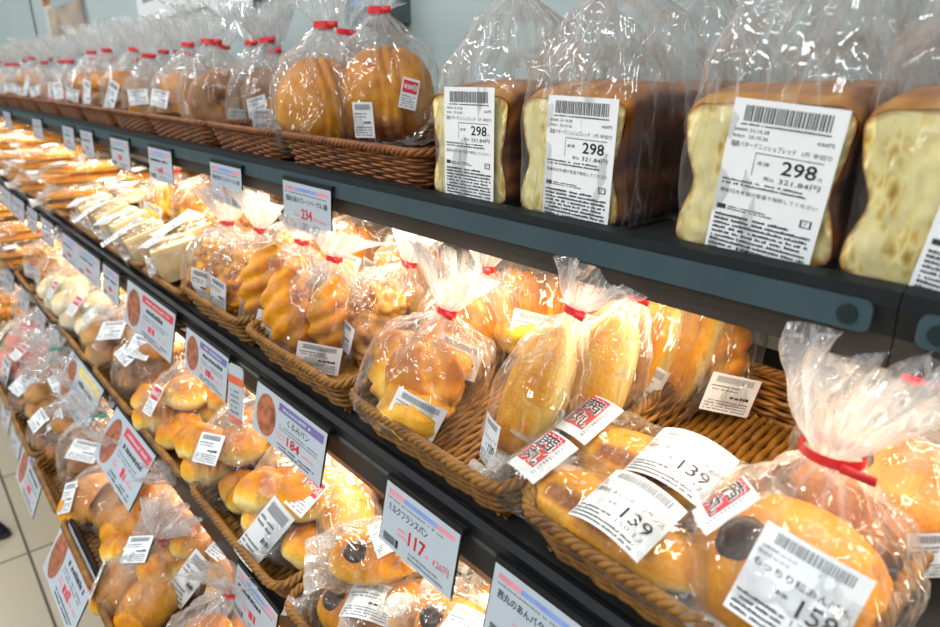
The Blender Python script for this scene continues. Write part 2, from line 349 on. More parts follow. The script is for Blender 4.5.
def label_parts(kind, rad=None):
    """returns [(part name, mesh)] : paper first, print as its sub-parts; front faces +z, x to the reader's right"""
    key = (kind, rad)
    if key in _lab: return _lab[key]
    rnd = random.Random(kind)
    pa = MB(); k = MB(); rd = None; z = .00035
    if kind == 'danish':
        w, h = .077, .118; pa.quad(-w/2, -h/2, w/2, h/2, 0, 0, 10)
        X = lambda f: -w/2+w*f; Y = lambda f: h/2-h*f
        barcode(k, X(.12), Y(.125), X(.88), Y(.035), rnd, z); lines(k, X(.1), Y(.15), X(.9), Y(.13), 1, rnd, z, cell=.0012)
        put_text(k, '消費期限', X(.05), Y(.185), h*.018, w*.13, z); put_text(k, '23.10.28', X(.2), Y(.185), h*.02, w*.18, z)
        put_text(k, '製造日', X(.05), Y(.222), h*.018, w*.11, z); put_text(k, '23.10.26', X(.2), Y(.222), h*.02, w*.18, z)
        put_text(k, '430円', X(.80), Y(.205), h*.024, w*.14, z)
        put_text(k, '国産バターデニッシュブレッド', X(.05), Y(.275), h*.034, w*.60, z); put_text(k, '1斤 半切り', X(.70), Y(.275), h*.03, w*.25, z)
        k.quad(X(.30), Y(.298), X(.9), Y(.294), z); k.quad(X(.30), Y(.43), X(.305), Y(.294), z)
        put_text(k, '本体', X(.33), Y(.365), h*.026, w*.12, z); put_text(k, '298', X(.56), Y(.395), h*.078, w*.30, z, bold=.00022); put_text(k, '円', X(.885), Y(.395), h*.02, None, z)
        put_text(k, '税込', X(.42), Y(.445), h*.024, w*.1, z); put_text(k, '321.84円', X(.56), Y(.45), h*.034, w*.36, z)
        lines(k, X(.04), Y(.505), X(.92), Y(.46), 2, rnd, z, cell=.0016); put_text(k, '直射日光を避け常温で保存してください', X(.04), Y(.555), h*.026, w*.9, z)
        k.quad(X(.04), Y(.66), X(.13), Y(.63), z); lines(k, X(.15), Y(.66), X(.6), Y(.63), 2, rnd, z, cell=.0016)
        for a, b, c, d in ((.83, .665, .93, .66), (.83, .625, .93, .62), (.83, .665, .845, .62), (.915, .665, .93, .62)): k.quad(X(a), Y(b), X(c), Y(d), z)
        put_text(k, 'プ', X(.855), Y(.656), h*.024, None, z)
        lines(k, X(.04), Y(.98), X(.95), Y(.68), 11, rnd, z, cell=.0017, fill=.62)
    elif kind in ('139', '158', '120'):
        w, h = {'139': (.058, .047), '158': (.062, .058), '120': (.024, .052)}[kind]; pa.quad(-w/2, -h/2, w/2, h/2, 0, 0, 14)
        nm = {'139': '茜丸のあんバターフランス', '158': 'もっちり粒あんぱん', '120': 'ミルクメイト'}[kind]
        X = lambda f: -w/2+w*f; Y = lambda f: h/2-h*f
        barcode(k, X(.14), Y(.17), X(.86), Y(.05), rnd, z, 1)
        put_text(k, '消費期限 23.10.27', X(.05), Y(.25), h*.035, w*.34, z, 1); put_text(k, '製造日 23.10.26', X(.05), Y(.32), h*.035, w*.3, z, 1)
        put_text(k, nm, X(.05), Y(.45), h*.085, w*.9, z)
        put_text(k, '本体', X(.33), Y(.60), h*.05, w*.12, z); put_text(k, kind, X(.56), Y(.70), h*.19, w*.34, z, bold=.0001)
        put_text(k, '税込', X(.38), Y(.78), h*.04, w*.1, z, 1); put_text(k, {'139': '150.12', '158': '170.64', '120': '129.60'}[kind], X(.56), Y(.80), h*.065, w*.34, z, 1)
        lines(k, X(.04), Y(.97), X(.5), Y(.72), 4, rnd, z, cell=.0013); lines(k, X(.5), Y(.97), X(.95), Y(.84), 2, rnd, z, cell=.0013)
    elif kind == 'brand':
        w, h = .030, .042; pa.quad(-w/2, -h/2, w/2, h/2, 0, 0, 8); rd = MB()
        rd.quad(-w*.46, -h*.30, w*.16, h*.46, z, 0, 4)
        for ch, yy, hh in (('茜', .08, .32), ('丸', -.27, .31)): put_text(k, ch, -w*.40, h*yy, h*hh, w*.5, z*1.6, 2, bold=.0012)
        put_text(k, '茜', -w*.40, h*.08, h*.32, w*.5, z*2.6, bold=.0002); put_text(k, '丸', -w*.40, -h*.27, h*.31, w*.5, z*2.6, bold=.0002)
        lines(k, w*.22, -h*.4, w*.3, h*.4, 12, rnd, z, 1, cell=.0016)
    elif kind == 'discount':
        w, h = .026, .042; pa.quad(-w/2, -h/2, w/2, h/2, 0, 0, 8); rd = MB()
        rd.quad(-w*.42, h*.02, w*.42, h*.42, z, 0, 4)
        put_text(k, '¥30引', -w*.36, h*.12, h*.2, w*.72, z*2, 2, bold=.0003)
        lines(k, -w*.4, -h*.45, w*.4, -.04*h, 5, rnd, z, 1, cell=.002)
    else:
        w, h = {'wide': (.050, .036), 'tall': (.032, .050), 'strip': (.034, .088)}[kind]; pa.quad(-w/2, -h/2, w/2, h/2, 0, 0, 10)
        X = lambda f: -w/2+w*f; Y = lambda f: h/2-h*f
        barcode(k, X(.12), Y(.22), X(.88), Y(.06), rnd, z, 1); lines(k, X(.06), Y(.44), X(.7), Y(.27), 2, rnd, z, 1, cell=.002)
        lines(k, X(.5), Y(.62), X(.9), Y(.48), 1, rnd, z, 0, cell=.004); lines(k, X(.05), Y(.95), X(.92), Y(.66), 4, rnd, z, 1, cell=.002)
    bend(pa, rad); bend(k, rad)
    out = [('price_label', pa.mesh('price_label', ['paper'], True)), ('label_print', k.mesh('label_print', ['ink', 'grey', 'paper'], False))]
    if rd: bend(rd, rad); out.append(('red_panel', rd.mesh('red_panel', ['red'], False)))
    if kind == 'brand': out[0] = ('name_label', out[0][1])
    if kind == 'discount': out[0] = ('discount_sticker', out[0][1])
    _lab[key] = out; return out
# front of a thing looks to -X: label x runs to -Y, label y up, normal -X
FRONT = Matrix(((0, 0, -1, 0), (-1, 0, 0, 0), (0, 1, 0, 0), (0, 0, 0, 1)))
def add_label(nodes, kind, X, rad=None):
    i = len(nodes)
    for j, (nm, me) in enumerate(label_parts(kind, rad)):
        nodes.append((nm, me, X if j == 0 else I4, -1 if j == 0 else i, None))

# ------------------------------------------------------------------ film bags
def lerp(pts, t):
    for (a, b), (c, d) in zip(pts, pts[1:]):
        if t <= c:
            u = (t-a)/(c-a) if c > a else 0; u = u*u*(3-2*u); return b+(d-b)*u
    return pts[-1][1]
def bag_meshes(seed, d, w, h, neck, plume, nx=0, ny=0, sq=2.4, nr=.0062, fan=.045, prof=None, filmm='film', crump=.0028, pl=1.0):
    """film bag: depth d (x), width w (y), bread height h, gathered at height neck, tail above it. Returns bag, tail, tie meshes"""
    n = 88; rnd = random.Random(seed); hb = h/neck; BK = []
    prof = prof or [(0, .60), (.04, .84), (.16, 1), (hb*.72, 1.0), (hb*1.0, .80), (.5+hb*.5, .34), (1, .0)]
    mb = MB(); rings = 24; vs = []; fs = []
    def ring(z, a, b, e, t, pl_, cr):
        cx, cy = nx*t*t, ny*t*t; out = []
        for i in range(n):
            th = 2*math.pi*i/n; c, s = math.cos(th), math.sin(th)
            q = (abs(c)**e+abs(s)**e)**(-1/e)
            rid = abs(noise.noise(Vector((c*2.6, s*2.6, seed*1.7+z*6))))*1.6 + .5*abs(noise.noise(Vector((c*6, s*6, seed+z*9))))
            k = 1+pl_*(rid-.5)
            x, y = c*q*a*k, s*q*b*k
            cm = (noise.noise(Vector((x*38, y*38, z*30+seed*3))))*cr + (.5-abs(noise.noise(Vector((x*75, y*75, z*60+seed)))))*cr*.7
            out.append((cx+x+c*cm, cy+y+s*cm, z)); BK.append(max(0, min(1, (t-hb*.7)/(1-hb*.7)))**1.3*(.25+.75*max(0, 1-rid*2.2)))
        return out
    for j in range(rings+1):
        t = j/rings; g = lerp(prof, t); e = sq+(2-sq)*t
        vs += ring(t*neck, nr+(d/2-nr)*g if g < .5 else d/2*g+nr*(1-g), nr+(w/2-nr)*g if g < .5 else w/2*g+nr*(1-g), e, t,
                   pl*(.10+.5*max(0, (t-hb*.75)/(1-hb*.75+1e-6))**1.2), crump*(1 if t > .02 else 0))
    for j in range(rings):
        for i in range(n): i2 = (i+1) % n; fs.append((j*n+i, j*n+i2, (j+1)*n+i2, (j+1)*n+i))
    fs.append(tuple(reversed(range(n))))
    mb.add(vs, fs, 0, BK); bag = mb.mesh('plastic_bag', [filmm])
    mt = MB(); vs = []; fs = []; rt = 9
    ax, ay = rnd.uniform(-.5, .5)*fan, rnd.uniform(-.5, .5)*fan; sp = rnd.uniform(0, 6)
    top = [rnd.uniform(.72, 1.1) for _ in range(9)]
    for j in range(rt+1):
        t = j/rt; a = nr+(fan*.42-nr)*t**.8; b = nr+(fan-nr)*t**.75
        for i in range(n):
            th = 2*math.pi*i/n; c, s = math.cos(th), math.sin(th)
            ruf = 1+(.15+.35*t)*math.sin(th*7+sp+2*noise.noise(Vector((c*2, s*2, seed))))*.8+.25*t*noise.noise(Vector((c*5, s*5, t*3+seed)))
            hh = plume*(lerp([(k/8, v) for k, v in enumerate(top)], i/n) if j else 1)
            vs.append((nx+ax*t*t+c*a*ruf, ny+ay*t*t+s*b*ruf, neck+hh*t))
    for j in range(rt):
        for i in range(n): i2 = (i+1) % n; fs.append((j*n+i, j*n+i2, (j+1)*n+i2, (j+1)*n+i))
    mt.add(vs, fs, 0, [max(0, .9-.6*j/rt)*(.4+.6*((i*7) % 5)/4) for j in range(rt+1) for i in range(n)]); tail = mt.mesh('bag_neck', ['neck'])
    tt = MB(); P = []
    m = 20; ph = .0036
    for zz in (-ph, ph):
        for rr in (nr*1.42,):
            for i in range(m):
                th = 2*math.pi*i/m; P.append((nx+math.cos(th)*rr, ny+math.sin(th)*rr*1.25, neck+zz))
    fs = [(i, (i+1) % m, m+(i+1) % m, m+i) for i in range(m)]
    tt.add(P, fs)
    tt.box((nx-nr*1.5, ny-nr*1.9, neck), (.001, nr*1.8, ph*1.7), 0)
    return bag, tail, tt
def bag_nodes(nodes, seed, tie='tape', **kw):
    bag, tail, tt = bag_meshes(seed, **kw)
    nodes.append(('plastic_bag', bag, I4, -1, 'clear crinkled film')); i = len(nodes)-1
    nodes.append(('bag_neck', tail, I4, i, None))
    nodes.append(('tape_tie', tt.mesh('tape_tie', [tie]), I4, -1, {'tape': 'red closing tape', 'tapeg': 'teal closing tape'}[tie]))
def pillow(seed, l, w, h, tail=.03):
    """flow-wrap film along y with flat crimped ends"""
    n = 40; m = 34; mb = MB(); vs = []; fs = []
    for j in range(m+1):
        t = j/m; y = -l/2-tail+(l+2*tail)*t
        e = max(0, (abs(y)-l/2+.012)/(tail+.012)); g = 1-min(1, e*1.5); g = g*g*(3-2*g)
        a = w/2*(1+.12*min(1, e*1.5)); b = .0008+h/2*g
        for i in range(n):
            th = 2*math.pi*i/n; c, s = math.cos(th), math.sin(th); q = (abs(c)**2.5+abs(s)**2.5)**-.4
            x, z = c*q*a, s*q*b
            cm = noise.noise(Vector((x*45, y*45, z*45+seed*3)))*.0026+(.5-abs(noise.noise(Vector((x*90, y*60, z*90+seed)))))*.0022
            if e > .5: z += .006*math.sin(x*260+seed)*min(1, e)+.006*noise.noise(Vector((x*30, y*30, seed)))
            vs.append((x+c*cm, y, z+s*cm*(g+.1)+h/2))
    for j in range(m):
        for i in range(n): i2 = (i+1) % n; fs.append((j*n+i, (j+1)*n+i, (j+1)*n+i2, j*n+i2))
    mb.add(vs, fs, 0, [min(1, max(0, (abs(-l/2-tail+(l+2*tail)*j/m)-l/2+.012)/(tail+.012)))*.6 for j in range(m+1) for i in range(n)]); return mb.mesh('film_sleeve', ['film'])

# ------------------------------------------------------------------ breads
def bun_fn(rx, ry, rz, seed=0, flat=.55, top=.55, bottom=.25, lump=.06, grooves=None):
    def fn(d):
        k = 1+lump*nz(d, 1.6, seed)+lump*.35*nz(d, 5, seed)
        x, y, z = d.x*rx*k, d.y*ry*k, d.z*rz*k
        if z < 0: z *= flat
        b = bottom+(top-bottom)*max(0, min(1, (d.z+.35)/1.0))
        if grooves:
            g, gb = grooves(d); x *= 1-g; y *= 1-g; z *= 1-g; b += gb
        return Vector((x, y, z+rz*flat)), b
    return fn
def mesh_of(fn, name, m='bread', nu=36, nv=22, X=None):
    b = MB(); b.sphere(fn, nu, nv, 0, X); return b.mesh(name, [m])
def long_mesh(l, w, h, seed=0, m='bread', top=.5, side=.02, slit=False, name='long_bread', along='y', pale_end=0):
    """torpedo loaf along y with a golden top and a pale flank"""
    def fn(d):
        # d.y is the long axis
        r = math.sqrt(max(1e-9, 1-abs(d.y)**2.3)); ang = math.atan2(d.z, d.x); q = math.hypot(d.x, d.z) or 1e-9
        k = 1+.05*nz(d, 2, seed)
        x, z = d.x/q*r*w/2*k, d.z/q*r*h/2*k
        if z < 0: z *= .75
        up = d.z/q
        b = side+(top-side)*max(0, min(1, (up+.25)/.55))+.1*nz(d, 2.5, seed+3)
        if slit and abs(ang-2.35) < .2 and abs(d.y-.1) < .42: x *= .88; z *= .88; b = .80
        return Vector((x, d.y*l/2, z+h*.375)), b
    mb = MB()
    # poles along y: feed a rotated direction
    mb.sphere(lambda d: fn(Vector((d.x, d.z, d.y))), 40, 34, 0)
    mb.f = [tuple(reversed(q)) for q in mb.f]
    return mb.mesh(name, [m])
def bagel_mesh(Rm, r, seed=0, m='brown'):
    mb = MB(); nu, nv = 48, 20; vs = []; bk = []; fs = []
    for i in range(nu):
        a = 2*math.pi*i/nu
        for j in range(nv):
            p = 2*math.pi*j/nv; rr = r*(1+.10*noise.noise(Vector((math.cos(a)*2, math.sin(a)*2, seed)))+.04*noise.noise(Vector((math.cos(a)*6, math.sin(a)*6, p+seed))))
            x = (Rm+rr*math.cos(p))*math.cos(a); y = (Rm+rr*math.cos(p))*math.sin(a)
            vs.append((-(rr*.95*math.sin(p)), y, x+Rm+r)); bk.append(.42+.22*math.sin(p)+.1*noise.noise(Vector((x*40, y*40, seed))))
    for i in range(nu):
        for j in range(nv):
            i2, j2 = (i+1) % nu, (j+1) % nv; fs.append((i*nv+j, i*nv+j2, i2*nv+j2, i2*nv+j))
    mb.add(vs, fs, 0, bk); return mb.mesh('bagel', [m])
def split_groove(d):
    a = math.atan2(d.z, d.y); v = 0
    for off in (-.18, .02, .22):
        x = -d.y*.9+d.z*.12+.25*d.z*d.z-off-.28; v = max(v, math.exp(-(x/.035)**2))
    return .10*v, .13*v
def spiral_groove(d):
    a = math.atan2(d.y, -d.x)+d.z*3; v = max(0, math.sin(a*3))**6
    return .10*v, -.25*v
def lobed(k):
    def g(d):
        v = abs(math.sin(math.atan2(d.y, d.x)*k/2))
        return .20*(1-v)**2, -.16*(1-v)**2
    return g
def twist_mesh(l, r, seed=0, m='bread'):
    """crescent roll with spiral ridges, along y"""
    mb = MB(); nu, nv = 44, 20; vs = []; bk = []; fs = []
    for i in range(nu+1):
        t = i/nu*2-1; y = t*l/2; e = math.sqrt(max(.002, 1-abs(t)**2.4))
        for j in range(nv):
            p = 2*math.pi*j/nv; rid = abs(math.sin(p*1+t*7+seed))
            rr = r*e*(.80+.26*rid)
            vs.append((rr*math.cos(p)-.018*(1-t*t), y, r*.8+rr*.85*math.sin(p))); bk.append(.25+.4*rid*max(.2, math.sin(p)*.5+.5)+.15*nz((t, math.cos(p), math.sin(p)), 3, seed))
    for i in range(nu):
        for j in range(nv): j2 = (j+1) % nv; fs.append((i*nv+j, i*nv+j2, (i+1)*nv+j2, (i+1)*nv+j))
    fs += [tuple(range(nv)), tuple(reversed(range(nu*nv, nu*nv+nv)))]
    mb.add(vs, fs, 0, bk); return mb.mesh('twisted_roll', [m])
def lumpy_mesh(rx, ry, rz, seed, m='bread', amp=.22, top=.6):
    def fn(d):
        k = 1+amp*abs(nz(d, 2.4, seed))*1.6-.1+amp*.25*nz(d, 7, seed)
        z = d.z*rz*k; z = z if z > 0 else z*.6
        return Vector((d.x*rx*k, d.y*ry*k, z+rz*.6)), .15+top*abs(nz(d, 2.6, seed+5))*1.3+.15*d.z
    b = MB(); b.sphere(fn, 48, 30); return b.mesh('topped_bread', [m])
def danish_meshes(seed, W, H, D):
    rnd = random.Random(seed)
    def half(z, side):
        t = z/H; g = .5*W
        waist = .105 if side > 0 else .07
        return g*(1-waist*1.5*math.exp(-((t-.46)/.17)**2)+.02*math.exp(-((t-.12)/.12)**2)+.03*math.exp(-((t-.9)/.1)**2))
    # outline in (y, z)
    out = []; nzv = 26; r = .010
    for i in range(nzv+1):
        t = i/nzv; z = t*H; ins = 0
        dz = min(z, H-z)
        if dz < r: ins = r-math.sqrt(max(0, r*r-(r-dz)**2))
        out.append((half(z, 1)-ins, z))
    left = [(-(half(z, -1)-(half(z, 1)-y)), z) for y, z in out]
    topc = [(out[-1][0]*(1-2*k/8), H*(1+.012*math.sin(math.pi*k/8))) for k in range(1, 8)]
    botc = [(left[0][0]+(out[0][0]-left[0][0])*k/8, 0) for k in range(1, 8)]
    loop = out+topc+left[::-1]+botc; n = len(loop)
    cr = MB(); vs = []; fs = []; bk = []; m = 16
    for j in range(m+1):
        x = D*j/m; s = 1+.02*nz((x*20, 0, 0), 1, seed)
        for (y, z) in loop:
            e = .0016*nz((x*60, y*60, z*60), 1, seed)
            dome = .013*math.sin(math.pi*min(1, j/m*1.0))**.6*max(0, (z/H-.6)/.4)**2; vs.append((x, y*s+e, z+(e+dome if z > .01 else 0)))
            bk.append(.74+.22*(1-z/H)-.30*max(0, (z/H-.93)/.07)+.08+.25*nz((x*30, y*20, z*30), 1, seed)-(.25 if j < 2 else 0))
    for j in range(m):
        for i in range(n): i2 = (i+1) % n; fs.append((j*n+i, (j+1)*n+i, (j+1)*n+i2, j*n+i2))
    fs.append(tuple(m*n+i for i in range(n)))
    cr.add(vs, fs, 0, bk)
    fc = MB(); rr = 24; vs = []; fs = []
    cy, cz = 0, H/2
    for k in range(rr+1):
        f = 1-k/rr*.999
        for (y, z) in loop:
            yy, z2 = cy+(y-cy)*f*.995, cz+(z-cz)*f*.995
            pit = 0 if k == 0 else .0022*noise.noise(Vector((yy*140, z2*70, seed*4)))
            vs.append((-.0004+pit-.0012*(1-(1-k/rr)**2), yy, z2))
    for k in range(rr):
        for i in range(n): i2 = (i+1) % n; fs.append((k*n+i, k*n+i2, (k+1)*n+i2, (k+1)*n+i))
    fc.add(vs, fs, 0, [1.0 if k == 0 else (.72 if k == 1 and i % 3 else .5) for k in range(rr+1) for i in range(n)])
    return cr.mesh('crust', ['dcrust']), fc.mesh('cut_face', ['crumb'])

# ------------------------------------------------------------------ product templates
TPL = {}
def tpl(key):
    def deco(f): TPL[key] = f; return f
    return deco
_cache = {}
def get(key, var):
    if (key, var) not in _cache: _cache[(key, var)] = TPL[key](var)
    return _cache[(key, var)]
def rot_node(nodes, name, me, X, label=None): nodes.append((name, me, X, -1, label))
from mathutils.bvhtree import BVHTree
_bvh = {}
def front_label(nodes, kind, x, y, z, az=0, tilt=0, roll=0, rad=None, elev=0, sc=1):
    """sticks a label on the film: the flat patch that lies best on the bag around the spot hit from the front"""
    bag = [n for n in nodes if n[0] == 'plastic_bag']
    if not bag:
        add_label(nodes, kind, T(x, y, z) @ RZ(az) @ FRONT @ RX(tilt) @ RZ(roll), rad); return
    me = bag[-1][1]
    if me.name not in _bvh: _bvh[me.name] = BVHTree.FromPolygons([v.co.copy() for v in me.vertices], [tuple(p.vertices) for p in me.polygons])
    B = _bvh[me.name]; sz = {'wide': (.05, .036), 'tall': (.032, .05), 'strip': (.034, .088), 'discount': (.026, .042), '158': (.068, .062), '120': (.024, .052), 'brand': (.03, .042)}[kind]
    Q = RZ(az+8) @ RY(elev) @ FRONT   # looking frame
    C_ = Vector((0, y, z)) if not elev else Vector((0, y, z))
    d = -(Q.to_3x3() @ Vector((0, 0, 1))); ex = Q.to_3x3() @ Vector((1, 0, 0)); ey = Q.to_3x3() @ Vector((0, 1, 0))
    h = {}
    for a in (-1, 0, 1):
        for b in (-1, 0, 1):
            o = C_+ex*a*sz[0]*.42+ey*b*sz[1]*.42-d*.3
            r = B.ray_cast(o, d)
            h[a, b] = r[0] if r[0] else C_-d*.05+ex*a*sz[0]*.42+ey*b*sz[1]*.42
    c = sum(h.values(), Vector())/9
    gx = sum((h[1, b]-h[-1, b] for b in (-1, 0, 1)), Vector()); gy = sum((h[a, 1]-h[a, -1] for a in (-1, 0, 1)), Vector())
    nn = gx.cross(gy).normalized(); gx = (gx-nn*gx.dot(nn)).normalized(); gy = nn.cross(gx)
    lift = max(0, sorted((p-c).dot(nn) for p in h.values())[-2])+.0012
    X = Matrix((gx, gy, nn)).transposed().to_4x4(); X.translation = c+nn*lift
    add_label(nodes, kind, X @ RZ(roll) @ Matrix.Scale(sc, 4), rad)

@tpl('danish')
def _(v):
    W, H, D = .116, .107, .135; n = []
    c, f = danish_meshes(v+1, W, H, D)
    n.append(('danish_crust', c, T(-D/2), -1, 'dark laminated side crust')); n.append(('cut_face', f, T(-D/2), -1, 'yellow open crumb'))
    tilt = [0, -1.5, -5, -7][v % 4]
    add_label(n, 'danish', T(-D/2-.0085, [-.010, -.018, -.014, -.030][v % 4], [.056, .050, .050, .046][v % 4]) @ FRONT @ RZ(tilt))
    hb = .5; pr = [(0, .985), (.03, 1), (.52, 1), (.60, .97), (.80, .62), (1, 0)]
    bag_nodes(n, 20+v, 'tape', d=D+.012, w=W+.012, h=H, neck=.215, plume=.075, sq=9, nr=.011, fan=.065, prof=pr, filmm='filmd', crump=.0034, pl=.8)
    return n
@tpl('big_bun')
def _(v):
    n = []; me = mesh_of(bun_fn(.043, .053, .055, v+2, .85, .50, .30, .07, split_groove), 'split_bun', 'bread', 84, 48)
    rot_node(n, 'split_bun', me, T(0, 0, .004)); 
    bag_nodes(n, 40+v, 'tape', d=.098, w=.118, h=.10, neck=.138, plume=.055, nx=.006, ny=[-.004, .01][v % 2], fan=.04)
    if v == 1: front_label(n, 'discount', -.050, -.030, .052, 0, 0, -12, sc=.72); front_label(n, 'tall', -.0525, .012, .026, -6, sc=.72)
    elif v == 2: front_label(n, 'wide', -.052, 0, .025, 10, 0, 5, sc=.72)
    return n
@tpl('bagel')
def _(v):
    n = []; rot_node(n, 'bagel', bagel_mesh(.0255, .0215, v), T(.005, 0, .004) @ RY(8))
    if v % 2: rot_node(n, 'bagel', bagel_mesh(.025, .020, v+4), T(.036, .006, .004) @ RY(10))
    bag_nodes(n, 60+v, 'tape', d=.082+.03*(v % 2), w=.108, h=.092, neck=.130, plume=.055, nx=.004, ny=.012*(-1)**v, fan=.042)
    front_label(n, 'wide', -.045, -.012, .024, 6, 0, -3, sc=.72)
    return n
@tpl('filled_bun')
def _(v):
    n = []
    m = ['bread', 'brown', 'pink', 'bread'][v % 4]
    rot_node(n, 'bread_roll', mesh_of(bun_fn(.036, .046, .032, v+11, .7, .62, .3, .09, [None, spiral_groove, lobed(5), None][v % 4]), 'bread_roll', m), T(0, 0, .004))
    if v % 2: rot_node(n, 'bread_roll', mesh_of(bun_fn(.030, .036, .026, v+17, .7, .55, .3, .1), 'bread_roll', 'bread'), T(.008, .012, .048) @ RX(10))
    bag_nodes(n, 80+v, 'tape', d=.090, w=.108, h=.070+.02*(v % 2), neck=.118+.015*(v % 2), plume=.058, nx=.01, ny=.01*(-1)**v, fan=.042)
    front_label(n, ['wide', 'strip', 'tall', 'wide'][v % 4], -.047, .012, .046, -8, 0, [8, -22, 4, -14][v % 4], sc=.72)
    return n
def torn_groove(d):
    v = 0
    for (a, b, c) in ((.9, .2, .4), (-.3, .9, .35), (.2, -.75, .65), (-.8, -.35, .5)):
        q = Vector((a, b, c)).normalized(); x = d.dot(q)-.72; v = max(v, math.exp(-(x/.07)**2))
    return .16*v, -.34*v
@tpl('roll_cluster')
def _(v):
    n = []
    rot_node(n, 'torn_loaf', mesh_of(bun_fn(.044, .050, .056, v*7+1, .6, .62, .22, .16, torn_groove), 'torn_loaf', 'bread', 60, 40), T(.004, .006, .004) @ RZ(40*v))
    rot_node(n, 'torn_piece', mesh_of(bun_fn(.026, .034, .030, v*7+4, .7, .30, .02, .2, split_groove), 'torn_piece', 'bread', 36, 22), T(-.030, -.022, .004), 'pale torn bread piece')
    rot_node(n, 'torn_piece', mesh_of(bun_fn(.026, .030, .026, v*7+5, .7, .60, .2, .2), 'torn_piece', 'bread', 36, 22), T(.004, .034, .040))
    bag_nodes(n, 100+v, 'tape', d=.112, w=.124, h=.094, neck=.116, plume=.060, nx=.022, ny=.004*(-1)**v, fan=.044)
    front_label(n, 'wide', -.055, -.002, .036, 36, 0, -14, .08)
    return n
@tpl('milk_bread')
def _(v):
    n = []; top = [.34, .28, .52, .36][v % 4]
    me = long_mesh(.150, .052, .070, v+3, 'bread', top, -.05, name='long_bread')
    # stands on its end: long axis up, golden back to the front left
    rot_node(n, 'long_bread', me, T(.004, 0, .078) @ RZ([-34, -30, -34, -26][v % 4]) @ FRONT @ T(0, 0, -.030))
    bag_nodes(n, 120+v, 'tape', d=.076, w=.084, h=.142, neck=.170, plume=.046, nx=.012, ny=-.004, sq=2.1, fan=.036,
              prof=[(0, .35), (.06, .66), (.25, .96), (.5, 1.0), (.72, .80), (.88, .42), (1, 0)])
    front_label(n, '120' if v < 2 else 'tall', -.034, .018, .036, 14, -10, -6, .05)
    return n
@tpl('butter_loaf')
def _(v):
    n = []; me = long_mesh(.150, .058, .048, v+5, 'bread', .33, -.1, True)
    rot_node(n, 'torpedo_loaf', me, T(0, 0, .003)); 
    n.append(('film_sleeve', pillow(v+3, .152, .066, .050, .026), I4, -1, 'clear flow-wrap film'))
    add_label(n, '139', T(-.012, -.022, .0530) @ RZ(-90) @ RX(0) @ RY(0) @ RX(18) @ RZ(-2), .05)
    add_label(n, 'brand', T(-.006, .054, .0490) @ RZ(-90) @ RX(20) @ RZ(-6), .05)
    tie = MB(); tie.box((0, -.088, .025), (.010, .006, .012)); n.append(('tape_tie', tie.mesh('tape_tie', ['tape'], False), I4, -1, 'red closing tape'))
    return n
@tpl('bean_bun')
def _(v):
    n = []; 
    me = mesh_of(bun_fn(.060, .063, .042, v+21, .55, [.46, .62][v % 2], [.24, .40][v % 2], .05), 'round_bun', 'bread', 48, 28)
    rot_node(n, 'round_bun', me, T(0, 0, .004) @ RY(-14))
    b = MB(); b.sphere(lambda d: (Vector((d.x*.019, d.y*.017, d.z*.006)), .4), 24, 12); 
    rot_node(n, 'bean_paste', b.mesh('bean_paste', ['dark']), T(-.031, .022, .0555) @ RY(-38) @ RX(-14), 'dark bean paste showing through')
    bag_nodes(n, 140+v, 'tape', d=.134, w=.142, h=.072, neck=.118, plume=.074, nx=.014, ny=-.006, sq=2.2, nr=.011, fan=.05)
    if v == 0:
        front_label(n, '158', 0, -.004, .012, 12, 0, -16, .10, 40)
        front_label(n, 'brand', 0, .040, .062, 2, 0, -14, .06, 22)
    else:
        front_label(n, 'wide', -.068, -.030, .030, 14, -16, 12, .06)
    return n
@tpl('topped_bread')
def _(v):
    n = []; me = lumpy_mesh(.036, .052, .030, v+2, 'bread' if v != 1 else 'brown', .30, .72)
    rot_node(n, 'topped_bread', me, T(0, 0, .006) @ RY(-42) @ RX([0, 12, -10][v % 3]))
    rot_node(n, 'topped_bread', lumpy_mesh(.026, .040, .026, v+8, 'bread', .3, .6), T(.014, .004, .040) @ RY(-20))
    bag_nodes(n, 160+v, 'tape' if v != 2 else 'tapeg', d=.104, w=.112, h=.082, neck=.108, plume=.056, nx=.026, ny=.008*(-1)**v, fan=.045)
    front_label(n, ['tall', 'wide', 'tall'][v % 3], -.051, .018, .024, 22, 8, -12)
    return n
@tpl('twist')
def _(v):
    n = []; rot_node(n, 'twisted_roll', twist_mesh(.11, .030, v), T(-.004, .008, .012) @ RX([72, 60, 80][v % 3]) @ T(0, .05, -.02))
    rot_node(n, 'twisted_roll', twist_mesh(.10, .026, v+2), T(.012, -.026, .010) @ RX(84) @ T(0, .05, -.02))
    bag_nodes(n, 180+v, 'tape', d=.092, w=.112, h=.100, neck=.124, plume=.034, nx=.026, ny=.004, fan=.042)
    front_label(n, 'wide', -.045, -.006, .024, 34, 0, -8)
    return n
